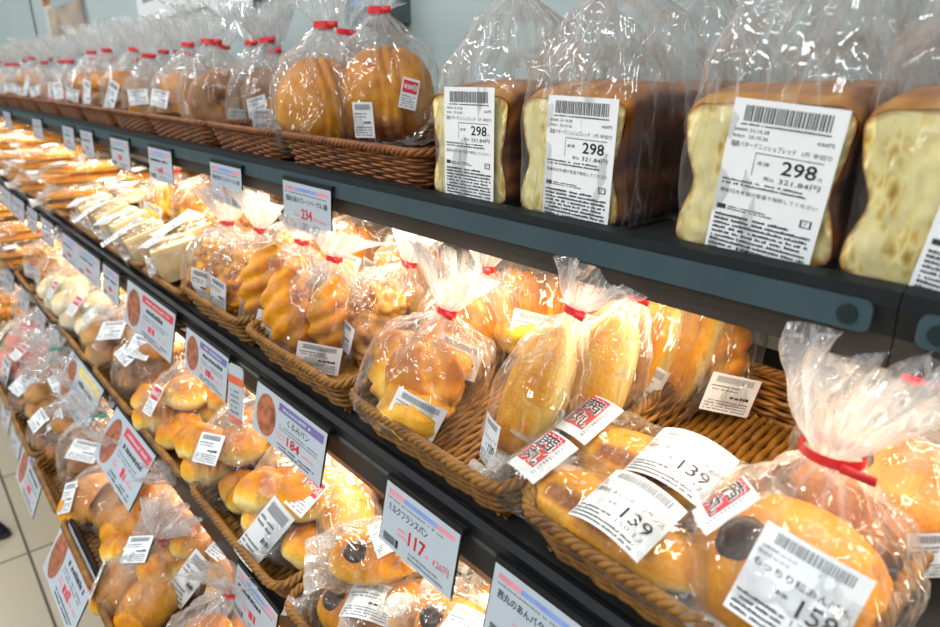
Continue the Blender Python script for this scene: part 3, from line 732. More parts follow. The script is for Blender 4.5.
@tpl('dinner_rolls')
def _(v):
    n = []; rnd = random.Random(50+v)
    m = ['bread', 'bread', 'brown', 'pink', 'pale'][v % 5]
    for i, (x, y, z) in enumerate([(-.036, -.038, .004), (-.038, .030, .004), (.026, -.030, .004), (.026, .038, .004), (-.014, -.010, .042), (.026, .016, .040), (-.034, .046, .030)]):
        s = rnd.uniform(.9, 1.1)
        me = mesh_of(bun_fn(.031*s, .034*s, .027*s, v*9+i, .8, .58, -.34, .10, lobed(2) if i % 3 == 0 else None), 'dinner_roll', m, 28, 16)
        rot_node(n, 'dinner_roll', me, T(x, y, z) @ RZ(rnd.uniform(0, 180)) @ RX(rnd.uniform(-14, 14)))
    bag_nodes(n, 200+v, 'tape' if v != 2 else 'tapeg', d=.142, w=.146, h=.094, neck=.114, plume=.046, nx=.044, ny=.012*(-1)**v, fan=.048, crump=.0036)
    if v % 3 == 0: front_label(n, 'strip', 0, .024, -.004, 6, 0, -34, .12, 32); front_label(n, 'discount', 0, -.010, .050, 10, 0, -24, None, 40)
    elif v % 3 == 1: front_label(n, 'discount', 0, .010, .024, 10, 0, -14, None, 38)
    else: front_label(n, 'wide', 0, .0, .034, -4, 0, 12, None, 40)
    return n
@tpl('choco_roll')
def _(v):
    n = []; me = mesh_of(bun_fn(.032, .046, .027, v+31, .7, .55, .12, .05), 'oval_roll', 'bread')
    rot_node(n, 'oval_roll', me, T(0, 0, .003))
    b = MB(); b.sphere(lambda d: (Vector((d.x*.011, d.y*.013, d.z*.006)), .4), 20, 10)
    rot_node(n, 'chocolate_filling', b.mesh('chocolate_filling', ['dark' if v % 2 == 0 else 'white']), T(-.014, .018, .0415) @ RY(-24), 'dark chocolate filling' if v % 2 == 0 else 'white cream filling')
    n.append(('film_sleeve', pillow(v+8, .094, .068, .052, .020), I4, -1, 'clear flow-wrap film'))
    if v != 1: add_label(n, 'wide', T(-.010, -.020, .0545) @ RZ(-78) @ RX(16), .05)
    return n
@tpl('oval_buns')
def _(v):
    n = []
    for i, y in enumerate((-.034, .034)):
        rot_node(n, 'oval_bun', mesh_of(bun_fn(.054, .035, .035, v*3+i+41, .75, .46, .06, .06), 'oval_bun', ['bread', 'pink', 'pale'][v % 3]), T(0, y, .004) @ RY(-18))
    bag_nodes(n, 220+v, 'tape' if v != 1 else 'tapeg', d=.122, w=.148, h=.070, neck=.096, plume=.044, nx=.034, ny=-.008, fan=.046)
    front_label(n, 'tall', 0, .034, .028, -10, 0, 14, None, 30)
    return n
@tpl('nut_bread')
def _(v):
    n = []; rnd = random.Random(v+90)
    for i in range(10):
        me = mesh_of(bun_fn(.020, .036, .018, v*9+i, .9, .62, .34, .14), 'brown_stick', 'brown', 22, 14)
        rot_node(n, 'brown_stick', me, T(rnd.uniform(-.04, .04), rnd.uniform(-.036, .036), .005+.020*(i//4)) @ RZ(rnd.uniform(0, 180)))
    bag_nodes(n, 240+v, 'tapeg', d=.126, w=.134, h=.080, neck=.100, plume=.046, nx=.040, ny=.012, fan=.05, crump=.0036)
    front_label(n, 'wide', 0, .02, .040, -12, 0, -18, None, 40)
    return n
@tpl('sleeve_loaf')
def _(v):
    n = []
    for i in range(2):
        rot_node(n, 'flat_loaf', long_mesh(.230, .052, .030, v+i+3, 'bread', .50, .04, name='flat_loaf'), T(0, 0, .003+.026*i) @ RZ(90))
    n.append(('film_sleeve', pillow(v+12, .235, .062, .060, .026), RZ(90), -1, 'clear flow-wrap film'))
    if v % 2 == 0: add_label(n, 'wide', T(-.070, 0, .0625) @ RZ(-90) @ RX(6))
    return n
@tpl('sandwich')
def _(v):
    n = []; w = .030
    for i, y in enumerate((-.026, .026)):
        m = MB()
        for j, (z0, z1, mi) in enumerate(((0, .012, 0), (.0125, .024, 1), (.0245, .036, 0))):
            m.box((0, (z0+z1)/2-.018, .032), (.075, z1-z0-.0002, .058), mi)
        mm = m.mesh('sandwich_half', ['pale', 'white' if v % 2 else 'dark'], False)
        rot_node(n, 'sandwich_half', mm, T(0, y, .004))
    n.append(('film_sleeve', pillow(v+16, .082, .108, .068, .012), RZ(90), -1, 'clear wrapping film'))
    add_label(n, 'wide' if v % 2 else 'strip', T(-.030, .010, .0715) @ RZ(-90) @ RX(12) @ RZ([0, 20][v % 2]))
    add_label(n, 'tall', T(-.0515, -.010, .036) @ FRONT @ RZ(-4))
    return n
@tpl('tray_pack')
def _(v):
    n = []
    t = MB(); P = []
    for z, s in ((0, .86), (.022, 1), (.022, .95), (.004, .82)):
        for a in range(24):
            th = 2*math.pi*a/24; c, q = math.cos(th), math.sin(th); k = (abs(c)**6+abs(q)**6)**(-1/6); P.append((c*k*.085*s, q*k*.060*s, z))
    fs = [(j*24+i, j*24+(i+1) % 24, (j+1)*24+(i+1) % 24, (j+1)*24+i) for j in range(3) for i in range(24)]
    fs += [tuple(reversed(range(24))), tuple(range(72, 96))]
    t.add(P, fs); rot_node(n, 'plastic_tray', t.mesh('plastic_tray', ['tray'], False), I4, 'black plastic tray')
    for i in range(3): rot_node(n, 'filled_slice', long_mesh(.12, .034, .036, v+i, ['pale', 'bread'][v % 2], .4, 0, name='filled_slice'), T(0, -.036+.036*i, .006) @ RZ(90))
    n.append(('film_sleeve', pillow(v+24, .166, .118, .056, .008), RZ(90), -1, 'clear wrapping film'))
    add_label(n, 'wide', T(-.03, .01, .0585) @ RZ(-90) @ RX(8) @ RZ(25))
    return n
KIND = {'danish': ('bagged_danish_loaf', 'half loaf of laminated bread', 'bread loaf'), 'big_bun': ('bagged_split_bun', 'large golden split bun', 'bun'), 'bagel': ('bagged_bagel', 'brown bagel', 'bagel'),
        'filled_bun': ('bagged_filled_bun', 'baked filled bun', 'bun'), 'roll_cluster': ('bagged_roll_cluster', 'bag of torn golden rolls', 'bread rolls'), 'milk_bread': ('bagged_milk_bread', 'upright long milk bread', 'bread'),
        'butter_loaf': ('wrapped_torpedo_loaf', 'wrapped torpedo loaf', 'bread'), 'bean_bun': ('bagged_bean_bun', 'large round bean bun', 'bun'), 'topped_bread': ('bagged_topped_bread', 'savoury topped bread', 'bread'),
        'twist': ('bagged_twisted_roll', 'bag of twisted rolls', 'bread rolls'), 'dinner_rolls': ('bagged_dinner_rolls', 'bag of small rolls', 'bread rolls'), 'choco_roll': ('wrapped_filled_roll', 'wrapped oval filled roll', 'bread roll'),
        'oval_buns': ('bagged_oval_buns', 'bag of two oval buns', 'buns'), 'nut_bread': ('bagged_bread_sticks', 'bag of brown bread sticks', 'bread sticks'), 'sleeve_loaf': ('wrapped_flat_loaf', 'wrapped pair of flat loaves', 'bread'),
        'sandwich': ('wrapped_sandwich', 'wrapped white sandwich', 'sandwich'), 'tray_pack': ('tray_of_filled_bread', 'black tray of filled bread', 'bread')}

# ------------------------------------------------------------------ shelves
#          front x, height rel. lens, slope, depth, front height, lamp
SH = {1: (.45, -.128, 0, .30, .046), 2: (.325, -.376, 10, .42, .050), 3: (.247, -.592, 10, .49, .060), 4: (.12, -.79, 9, .60, .07)}
Y0, YJ, Y1 = -.35, solve_y(890, .44, -.15), 4.9
def spt(k, s, h=0):
    x0, z0, a, d, fh = SH[k]; a = R(a)
    return x0+s*math.cos(a)-h*math.sin(a), z0+s*math.sin(a)+h*math.cos(a)
def gondola(ya, yb, label, lipbolt):
    root = None
    def thing(name, x, z, lab, cat, grp):
        nonlocal root
        root = bpy.data.objects.new(name, None); COL.objects.link(root); root.location = (x, (ya+yb)/2, z)
        root['label'] = lab; root['category'] = cat; root['group'] = grp
    def part(name, me, par=None, lb=None):
        o = bpy.data.objects.new(name, me); COL.objects.link(o); o.parent = par or root
        if not par: o.matrix_local = Matrix.Translation(-root.location)
        if lb: o['label'] = lb
        return o
    L_ = yb-ya-.0008; ym = (ya+yb)/2
    for k in SH:
        x0, z0, a, d, fh = SH[k]; zt = CAMH+z0
        thing('display_shelf', x0+d/2, zt-fh, f'{["", "flat top", "lit second", "lit third", "lowest sloping"][k]} shelf with dark front rail, {label}', 'shelf', 'bread display shelves')
        m = MB(); X = T(x0, ym, zt) @ RY(-a); m.box((d/2, 0, -.008), (d, L_, .014), 0, X)
        b = part('shelf_board', m.mesh('shelf_board', ['board'], False))
        if k == 1:
            m = MB(); prof = [(x0-.002, zt+.006), (x0+.010, zt+.009), (x0+.014, zt+.002), (x0+.014, zt-.052), (x0-.002, zt-.052), (x0-.004, zt-.030), (x0-.004, zt-.012)]
            prof = [(x0+.012, zt+.003), (x0+.006, zt+.007), (x0-.004, zt+.004), (x0-.006, zt-.006), (x0-.001, zt-.026), (x0-.001, zt-.047), (x0+.012, zt-.047)]
            n = len(prof); vs = [(x, y, z) for y in (ym-L_/2, ym+L_/2) for x, z in prof]
            m.add(vs, [(i, (i+1) % n, n+(i+1) % n, n+i) for i in range(n)]+[tuple(range(n)), tuple(reversed(range(n, 2*n)))])
            fp = m.mesh('front_rail', ['lip', 'valance'], False)
            for p in fp.polygons:
                if p.center.z < zt-.024: p.material_index = 1
            part('front_rail', fp, b, 'dark front rail with brown valance')
            m = MB(); r = .006
            yy0, yy1 = ym-L_/2+.012, ym+L_/2-.012; zc = zt-.0150; hh = .0105; vs = []
            pts = []
            for cy, cz, a0 in ((yy1-r, hh-r, 0), (yy0+r, hh-r, 90), (yy0+r, -hh+r, 180), (yy1-r, -hh+r, 270)):
                for q in range(5): an = R(a0+q*22.5); pts.append((cy+r*math.cos(an), zc+cz+r*math.sin(an)))
            n = len(pts); vs = [(x0-.0085, y, z) for y, z in pts]+[(x0-.001, y, z) for y, z in pts]
            m.add(vs, [tuple(reversed(range(n)))]+[(i, (i+1) % n, n+(i+1) % n, n+i) for i in range(n)])
            part('price_rail', m.mesh('price_rail', ['strip'], False), b, 'teal grey price rail with rounded ends')
            for yb_ in ([yy0+.014] if ya > 0 else [yy1-.012, yy0+.02]):
                m = MB(); m.tube([(x0-.0105, yb_, zc), (x0-.008, yb_, zc)], .0062, 16)
                m.tube([(x0-.0112, yb_, zc), (x0-.0104, yb_, zc)], .0034, 6)
                part('bolt', m.mesh('bolt', ['bolt'], False), b)
        else:
            m = MB(); n = 9
            prof = [(x0+.012, zt+.002), (x0+.004, zt+.004), (x0-.003, zt+.001), (x0-.004, zt-.010), (x0-.007, zt-.012), (x0-.007, zt-fh+.012), (x0-.003, zt-fh), (x0+.010, zt-fh), (x0+.012, zt-.01)]
            vs = [(x, y, z) for y in (ym-L_/2, ym+L_/2) for x, z in prof]
            m.add(vs, [(i, (i+1) % n, n+(i+1) % n, n+i) for i in range(n)]+[tuple(range(n)), tuple(reversed(range(n, 2*n)))])
            part('front_rail', m.mesh('front_rail', ['rail'], False), b, 'black front rail')
        if k < 4:
            m = MB(); zz = zt-fh+.012
            m.box((x0+.034, ym, zz+.006), (.036, L_-.04, .012)); part('lamp_housing', m.mesh('lamp_housing', ['panel'], False), b)
            m = MB(); m.tube([(x0+.034, ym-L_/2+.03, zz-.004), (x0+.034, ym+L_/2-.03, zz-.004)], .0055, 10)
            part('lamp_tube', m.mesh('lamp_tube', ['lamp']), b, 'glowing shelf tube')
    thing('gondola_back', .765, 0, f'light grey upright back with black plinth, {label}', 'shelving unit', 'gondola backs')
    m = MB(); m.box((.765, ym, CAMH/2-.02), (.02, L_, CAMH-.06)); part('back_panel', m.mesh('back_panel', ['panel'], False), None, 'light grey back panel')
    m = MB(); m.box((.48, ym, .25), (.56, L_, .47)); part('base_plinth', m.mesh('base_plinth', ['rail'], False))
gondola(YJ, Y1, 'long bay left of the rail joint', True)
gondola(Y0, YJ, 'near bay right of the rail joint', True)
for k in (1, 2, 3):
    x0, z0, a, d, fh = SH[k]
    ld = bpy.data.lights.new('shelf_lamp', 'AREA'); ld.shape = 'RECTANGLE'; ld.size = .02; ld.size_y = Y1-Y0-.1; ld.energy = {1: 12.5, 2: 12, 3: 11}[k]; ld.color = (1, .82, .60)
    lo = bpy.data.objects.new('shelf_lamp', ld); COL.objects.link(lo); lo.location = (x0+.034, (Y0+Y1)/2, CAMH+z0-fh+.001)
    lo.rotation_euler = (0, R(16), 0)

# ------------------------------------------------------------------ baskets
def basket_meshes(W, D, H, rim=.0048, rows=9):
    fl = .014  # flare
    def per(f, s, h):  # rounded rectangle perimeter at flare fraction
        d, w = D/2-fl*(1-f), W/2-fl*(1-f); e = 7; th = 2*math.pi*s; c, q = math.cos(th), math.sin(th)
        return c, q, d, w
    def pts(f, n):
        d, w = D/2-fl*(1-f), W/2-fl*(1-f); r = .022; seg = []
        for cx, cy, a0 in ((d-r, w-r, 0), (-d+r, w-r, 90), (-d+r, -w+r, 180), (d-r, -w+r, 270)):
            for q in range(7): a = R(a0+q*15); seg.append(Vector((cx+r*math.cos(a), cy+r*math.sin(a), 0)))
        seg.append(seg[0]); Ls = [0]
        for a, b in zip(seg, seg[1:]): Ls.append(Ls[-1]+(b-a).length)
        out = []; j = 0
        for i in range(n):
            s = Ls[-1]*i/n
            while Ls[j+1] < s: j += 1
            t = (s-Ls[j])/(Ls[j+1]-Ls[j]+1e-9); p = seg[j].lerp(seg[j+1], t)
            tg = (seg[j+1]-seg[j]).normalized(); out.append((p, Vector((tg.y, -tg.x, 0))))
        return out
    ns = 46; n = ns*4; side = MB()
    for r in range(rows):
        z = .004+(H-.006)*(r+.3)/rows
        P = pts(z/H, n)
        side.tube([p+nv*(.0021*math.sin(2*math.pi*i/n*ns/1*.5*2*.5+math.pi*r))+Vector((0, 0, z)) for i, (p, nv) in enumerate(P)], H/rows*.50, 5, True)
    P0, P1 = pts(0, ns), pts(1, ns)
    for (a, _), (b, _) in zip(P0, P1): side.tube([a+Vector((0, 0, .002)), b+Vector((0, 0, H))], .0016, 4)
    rm = MB(); n2 = 260; P = pts(1.05, n2)
    for ph in range(3):
        rm.tube([p+nv*(rim*.62*math.cos(2*math.pi*(i/n2*42+ph/3)))+Vector((0, 0, H+rim*.62*math.sin(2*math.pi*(i/n2*42+ph/3)))) for i, (p, nv) in enumerate(P)], rim*.62, 6, True)
    bs = MB(); nb = 26
    for i in range(nb):
        y = -W/2+fl+(W-2*fl)*(i+.5)/nb
        bs.tube([(-D/2+fl+(D-2*fl)*j/40, y, .0035+.0013*math.sin(j*math.pi/2.2+math.pi*i)) for j in range(41)], (W-2*fl)/nb*.52, 4)
    for j in range(12):
        x = -D/2+fl+(D-2*fl)*(j+.5)/12; bs.tube([(x, -W/2+fl, .003), (x, W/2-fl, .003)], .0018, 4)
    return side, rm, bs
_bk = {}
def basket(k, ya, yb, label, m='wick', H=None, D=None, s0=None):
    s0 = s0 if s0 is not None else {1: .006, 2: .006, 3: -.014, 4: -.016}[k]
    H = H or {1: .044, 2: .050, 3: .046, 4: .046}[k]; D = D or {1: .285, 2: .290, 3: .27, 4: .26}[k]; W = round((yb-ya)-.012, 3)
    Wq = .24 if W < .30 else .33
    key = (Wq, D, H, m)
    if key not in _bk:
        s, r, b = basket_meshes(Wq, D, H); _bk[key] = [(nm, x.mesh(nm, [m])) for nm, x in (('woven_sides', s), ('braided_rim', r), ('woven_base', b))]
    x, z = spt(k, D/2+s0, .001)
    put('wicker_basket', [(nm, me, I4, -1, None) for nm, me in _bk[key]], T(x, (ya+yb)/2, CAMH+z) @ RY(-SH[k][2]) @ SCL(1, W/Wq, 1), label, 'basket', 'wicker baskets on the bread shelves')
ORD = ['rightmost', 'second from right', 'third from right', 'fourth from right', 'fifth from right', 'sixth from right', 'seventh from right', 'eighth from right']
SN = {1: 'top shelf', 2: 'second shelf', 3: 'third shelf', 4: 'bottom shelf'}
VDESC = {('dinner_rolls', 2): 'bag of small brown rolls', ('dinner_rolls', 3): 'bag of small pink rolls', ('dinner_rolls', 4): 'bag of small pale rolls', ('oval_buns', 1): 'bag of two pink oval buns', ('oval_buns', 2): 'bag of two pale oval buns', ('filled_bun', 2): 'pink glazed bun', ('filled_bun', 1): 'brown filled bun'}
SCK = {1: 1.40, 2: 1.10, 3: 1.16, 4: 1.12}
NOSC = {'butter_loaf': 1.2, 'bean_bun': 1.03, 'milk_bread': 1.0, 'choco_roll': 1.15, 'sleeve_loaf': 1.05, 'sandwich': 1.05, 'tray_pack': 1.0}
def fill(k, where, items, base=.008):
    """items: (pixel column, depth along the shelf, kind, variant, turn, lean, extra height, label or None)"""
    rows = {}
    for it in items:
        row = 'front' if it[1] < .13 else ('middle' if it[1] < .21 else 'back')
        rows.setdefault((it[2], row), []).append(it)
    for (kind, row), L2 in rows.items():
        L2.sort(key=lambda q: -q[0])
        for i, (u, s, kd, v, rz, ln, hh, lb) in enumerate(L2):
            x, z = spt(k, s-(.018 if k > 2 else 0), base); z += hh
            y = solve_y(u, x, z); q = random.Random(int(u*31+s*977+k)); bg_ = kd not in NOSC or kd == 'milk_bread'
            if bg_: rz += q.uniform(-16, 16); ln += q.uniform(-3, 9)
            rx = q.uniform(-6, 6) if bg_ else 0
            if kd == 'milk_bread': rx = 9; rz = 0; ln = 13
            if bg_: rz += {1: 42, 2: 6, 3: 12, 4: 12}[k] if kd != 'milk_bread' else 0
            nm, desc, cat = KIND[kd]
            desc = VDESC.get((kd, v), desc)
            if not lb:
                lb = f'{desc}, {row} row' + (f', {ORD[i]}' if len(L2) > 1 else '') + f', {where}'
            put(nm, get(kd, v), T(x, y, CAMH+z) @ RZ(rz) @ RY(ln) @ RX(rx) @ Matrix.Scale(SCK[k] if kd not in NOSC else NOSC[kd], 4), lb, cat, f'{cat}s on the {SN[k]}'.replace('ss ', 's '))

#### LAYOUT ####
# top shelf
for i, (y, v, lb) in enumerate(((.536, 0, 'half danish loaf with yellow cut face, leftmost of the four on the top shelf'), (.398, 1, 'half danish loaf with upright 298 label, second of four from the left'),
                                (.224, 2, 'half danish loaf with tilted 298 label, third of four from the left'), (.098, 3, 'half danish loaf cut off by the right photo edge on the top shelf'))):
    put('bagged_danish_loaf', get('danish', v), T(.472+.065, y, CAMH-.1265) @ RZ([0, 0, 2, 0][i]), lb, 'bread loaf', 'bagged danish loaves')
for i, (y, v) in enumerate(((.545, 3), (.405, 2), (.235, 0), (.10, 1))):
    put('bagged_danish_loaf', get('danish', v), T(.472+.2125, y, CAMH-.1265) @ RZ(180), f'danish loaf in hazy bag directly behind the {["leftmost", "second", "third", "rightmost"][i]} front loaf', 'bread loaf', 'bagged danish loaves')
S1 = [(.60, .955), (.965, 1.24), (1.25, 1.59), (1.60, 1.88), (1.89, 2.20), (2.22, 2.52), (2.54, 2.85), (2.87, 3.2), (3.22, 3.55), (3.57, 3.9), (3.92, 4.25), (4.27, 4.6)]
W1 = ['beside the danish loaves', 'under the bagels', 'third from right', 'fourth from right', 'fifth from right', 'sixth from right', 'seventh from right', 'eighth from right', 'ninth from right', 'tenth from right', 'second from the far left end', 'at the far left end']
for (a, b), w in zip(S1, W1): basket(1, a, b, f'brown wicker basket on the top shelf, {w}', 'wickd')
fill(1, 'basket beside the danish loaves', [(326, .085, 'big_bun', 0, 0, 0, 0, 'large golden split bun bagged at front of the top-shelf basket beside danish'), (388, .15, 'big_bun', 1, -6, 0, .018, 'golden bun with red discount sticker beside the leftmost danish loaf'),
     (338, .20, 'big_bun', 2, 10, 0, .0, None), (290, .17, 'filled_bun', 0, 0, 0, 0, None)])
fill(1, 'top-shelf bagel basket', [(226, .085, 'bagel', 0, 16, 0, 0, 'large brown bagel facing front with a V crease in its film'), (272, .14, 'bagel', 1, 0, 0, 0, None), (196, .14, 'filled_bun', 0, 0, 0, 0, None), (262, .20, 'bagel', 2, 0, 0, .005, None), (215, .20, 'bagel', 3, 0, 0, .005, None)])
fill(1, 'third top-shelf basket', [(187, .10, 'filled_bun', 3, -10, 0, 0, None), (158, .10, 'filled_bun', 0, 0, 0, 0, None), (190, .20, 'filled_bun', 2, 0, 0, .01, None), (165, .20, 'bagel', 1, 0, 0, 0, None)])
fill(1, 'fourth top-shelf basket', [(133, .10, 'filled_bun', 1, 0, 0, 0, None), (114, .10, 'filled_bun', 1, 0, 0, 0, None), (145, .20, 'filled_bun', 0, 0, 0, 0, None), (125, .20, 'filled_bun', 2, 0, 0, 0, None)])
fill(1, 'fifth top-shelf basket', [(96, .10, 'filled_bun', 3, 0, 0, 0, None), (80, .10, 'filled_bun', 2, 0, 0, 0, None), (104, .20, 'filled_bun', 1, 0, 0, 0, None), (88, .20, 'bagel', 1, 0, 0, 0, None)])
fill(1, 'sixth top-shelf basket', [(68, .10, 'filled_bun', 2, 0, 0, 0, None), (56, .10, 'filled_bun', 0, 0, 0, 0, None), (72, .20, 'filled_bun', 3, 0, 0, 0, None)])
fill(1, 'seventh top-shelf basket', [(44, .10, 'filled_bun', 1, 0, 0, 0, None), (35, .10, 'filled_bun', 3, 0, 0, 0, None), (50, .20, 'filled_bun', 2, 0, 0, 0, None)])
fill(1, 'eighth top-shelf basket', [(24, .10, 'filled_bun', 0, 0, 0, 0, None), (17, .10, 'filled_bun', 2, 0, 0, 0, None), (30, .20, 'filled_bun', 1, 0, 0, 0, None)])
fill(1, 'ninth top-shelf basket', [(8, .10, 'filled_bun', 3, 0, 0, 0, None), (1, .10, 'filled_bun', 1, 0, 0, 0, None), (20, .20, 'bagel', 1, 0, 0, 0, None)])
# second shelf
S2 = [(.062, .314), (.320, .574), (.580, .838), (.846, 1.09)]
W2 = ['half-empty golden wicker basket holding the wrapped torpedo loaves and bean buns', 'golden wicker basket of roll bags and upright milk breads', 'golden wicker basket behind the picture card marked 184', 'golden wicker basket of topped bread on the second shelf']
for (a, b), w in zip(S2, W2): basket(2, a, b, w)
fill(2, 'half-empty second-shelf basket', [(603, .042, 'butter_loaf', 0, -2, 0, .004, 'wrapped torpedo loaf with 139 label at the front of the half-empty basket'),
     (652, .100, 'butter_loaf', 1, 2, 0, .012, 'wrapped torpedo loaf with pale label lying behind the front 139 loaf'),
     (782, .082, 'bean_bun', 0, 0, 0, .004, 'large round bean bun with 158 label and red brand panel'), (880, .200, 'bean_bun', 1, 0, 0, .006, 'orange round bun in film behind the 158 bun at right edge')])
fill(2, 'basket of upright milk breads', [(412, .050, 'roll_cluster', 0, 0, 4, 0, 'bag of torn golden rolls under red tape at front left of its basket'), (462, .155, 'roll_cluster', 1, 0, 0, .0, None), (418, .22, 'roll_cluster', 0, 40, 0, 0, None),
     (508, .062, 'milk_bread', 0, 0, 9, 0, 'tall upright long bread with 120 label beside the roll bag'), (568, .115, 'milk_bread', 1, 0, 9, 0, 'upright pale-flanked long bread behind the tall 120 bread'), (615, .185, 'milk_bread', 2, 0, 8, 0, None), (655, .220, 'milk_bread', 3, 0, 8, 0, None), (690, .262, 'twist', 0, 0, 8, 0, None), (520, .22, 'roll_cluster', 1, 0, 0, .01, None), (580, .26, 'roll_cluster', 0, 0, 0, .01, None)])
fill(2, 'basket behind the 184 card', [(318, .055, 'twist', 1, 0, 8, 0, None), (372, .12, 'topped_bread', 1, 0, 6, .005, None), (278, .06, 'twist', 2, 0, 6, 0, None), (352, .21, 'roll_cluster', 1, 0, 0, .01, None), (400, .24, 'topped_bread', 0, 0, 0, .01, None), (312, .19, 'topped_bread', 0, 0, 0, .01, None), (330, .27, 'topped_bread', 2, 0, 0, .01, None)])
fill(2, 'fourth second-shelf basket', [(246, .08, 'topped_bread', 0, 0, 4, 0, None), (290, .15, 'topped_bread', 2, 0, 0, .01, None), (255, .19, 'topped_bread', 1, 0, 0, .01, None), (270, .26, 'topped_bread', 0, 0, 0, .01, None)])

S2b = [(1.10, 1.31), (1.32, 1.60), (1.62, 1.92), (1.94, 2.24), (2.26, 2.56), (2.58, 2.88), (2.9, 3.2)]
for i, (a, b) in enumerate(S2b): basket(2, a, b, f'shallow golden basket on the second shelf, {ORD[i]} left of the topped bread', H=.03)
fill(2, 'fifth second-shelf basket', [(222, .07, 'topped_bread', 0, 20, 0, 0, None), (186, .06, 'sandwich', 1, -14, -14, .006, None), (203, .12, 'sandwich', 0, 10, -10, .01, None), (232, .16, 'roll_cluster', 1, 0, 0, 0, None), (205, .20, 'roll_cluster', 0, 0, 0, 0, None), (225, .27, 'topped_bread', 1, 0, 0, .02, None)])
fill(2, 'second-shelf sandwich row', [(156, .06, 'sandwich', 0, -6, -18, 0, None), (138, .07, 'sandwich', 1, 4, -18, 0, None), (121, .07, 'sandwich', 0, 0, -18, 0, None), (106, .07, 'sandwich', 1, 0, -18, 0, None),
     (170, .17, 'roll_cluster', 0, 0, 0, 0, None), (146, .19, 'tray_pack', 0, 12, -6, .01, None), (122, .18, 'tray_pack', 1, 8, 0, 0, None), (168, .28, 'sleeve_loaf', 0, 0, 0, .01, None)])
fill(2, 'brown loaf stack past the sandwiches', [(96, .10, 'sleeve_loaf', 1, -6, 0, 0, None), (92, .13, 'sleeve_loaf', 0, 0, 0, .045, None), (104, .25, 'tray_pack', 0, 0, 0, .01, None), (80, .09, 'tray_pack', 1, 0, 0, 0, None), (84, .24, 'sleeve_loaf', 1, 0, 0, .0, None), (76, .22, 'sleeve_loaf', 0, 5, 0, .03, None)])
fill(2, 'far golden loaf stacks', [(64, .10, 'sleeve_loaf', 0, 0, 0, 0, None), (60, .13, 'sleeve_loaf', 1, 4, 0, .045, None), (50, .12, 'sleeve_loaf', 0, 0, 0, .0, None), (54, .25, 'sleeve_loaf', 1, 0, 0, .02, None), (40, .10, 'sandwich', 1, 0, 0, 0, None), (36, .13, 'sleeve_loaf', 1, 0, 0, .01, None), (42, .24, 'sleeve_loaf', 0, 0, 0, .03, None),
     (26, .12, 'sleeve_loaf', 1, 3, 0, .0, None), (20, .14, 'sleeve_loaf', 0, 0, 0, .04, None), (13, .12, 'sleeve_loaf', 1, 0, 0, 0, None), (24, .25, 'sleeve_loaf', 0, 0, 0, .03, None), (3, .12, 'sleeve_loaf', 0, 0, 0, .02, None), (10, .25, 'sleeve_loaf', 1, 0, 0, .04, None)])
# third shelf
S3 = [(.33, .575), (.58, .865), (.875, 1.11), (1.12, 1.40), (1.42, 1.70), (1.72, 2.0), (2.02, 2.3), (2.32, 2.6), (2.62, 2.9)]
for i, (a, b) in enumerate(S3): basket(3, a, b, f'golden wicker basket on the third shelf, {(ORD+["farthest left"])[i]}')
fill(3, 'nearest third-shelf basket', [(362, .055, 'choco_roll', 0, 20, 0, .0, 'wrapped oval roll with dark filling and white label at lower left of its basket'), (424, .095, 'choco_roll', 1, 30, 0, .01, 'wrapped oval roll with pale filling below the 117 card'), (398, .03, 'choco_roll', 2, -10, 0, .0, None), (445, .05, 'choco_roll', 3, 10, 0, .0, None),
     (392, .13, 'choco_roll', 2, 70, 0, .0, None), (470, .12, 'choco_roll', 0, -30, 0, .0, None), (510, .16, 'choco_roll', 3, 20, 0, .0, None), (440, .19, 'choco_roll', 2, 10, 0, .0, None), (480, .21, 'choco_roll', 1, 50, 0, .0, None), (545, .20, 'choco_roll', 0, 10, 0, .0, None), (420, .15, 'choco_roll', 3, -40, 0, .045, None), (520, .09, 'choco_roll', 2, -10, 0, .0, None)])
fill(3, 'third-shelf basket left of the 117 card', [(310, .085, 'dinner_rolls', 0, -8, 0, .0, 'bag of small rolls with red discount sticker and long white label strip'), (252, .085, 'dinner_rolls', 5, 6, 0, .0, 'bag of pale cut rolls left of the discounted roll bag'), (345, .17, 'dinner_rolls', 1, 20, 0, .02, None), (290, .18, 'dinner_rolls', 6, -10, 0, .02, None), (330, .25, 'roll_cluster', 0, 0, 0, .01, None)])
fill(3, 'third-shelf basket below the 184 card', [(196, .075, 'dinner_rolls', 1, 0, 0, .0, 'bag of rolls with red discount sticker under the orange strip card'), (242, .16, 'dinner_rolls', 6, 0, 0, .01, None), (212, .18, 'dinner_rolls', 5, 30, 0, .015, None), (240, .25, 'roll_cluster', 1, 0, 0, .01, None)])
fill(3, 'fourth third-shelf basket', [(158, .075, 'nut_bread', 1, 6, 0, .0, None), (136, .08, 'dinner_rolls', 2, 0, 0, .0, None), (185, .19, 'nut_bread', 0, 0, 0, .01, None), (160, .2, 'dinner_rolls', 2, 50, 0, .01, None)])
fill(3, 'fifth third-shelf basket', [(120, .08, 'nut_bread', 2, 0, 0, 0, None), (104, .08, 'dinner_rolls', 4, 0, 0, 0, None), (138, .19, 'dinner_rolls', 4, 0, 0, .01, None), (120, .2, 'topped_bread', 2, 0, 0, .01, None)])
fill(3, 'sixth third-shelf basket', [(86, .08, 'dinner_rolls', 4, 0, 0, 0, None), (74, .08, 'topped_bread', 2, 0, 0, 0, None), (102, .19, 'topped_bread', 0, 0, 0, .01, None), (88, .2, 'dinner_rolls', 1, 0, 0, .0, None)])
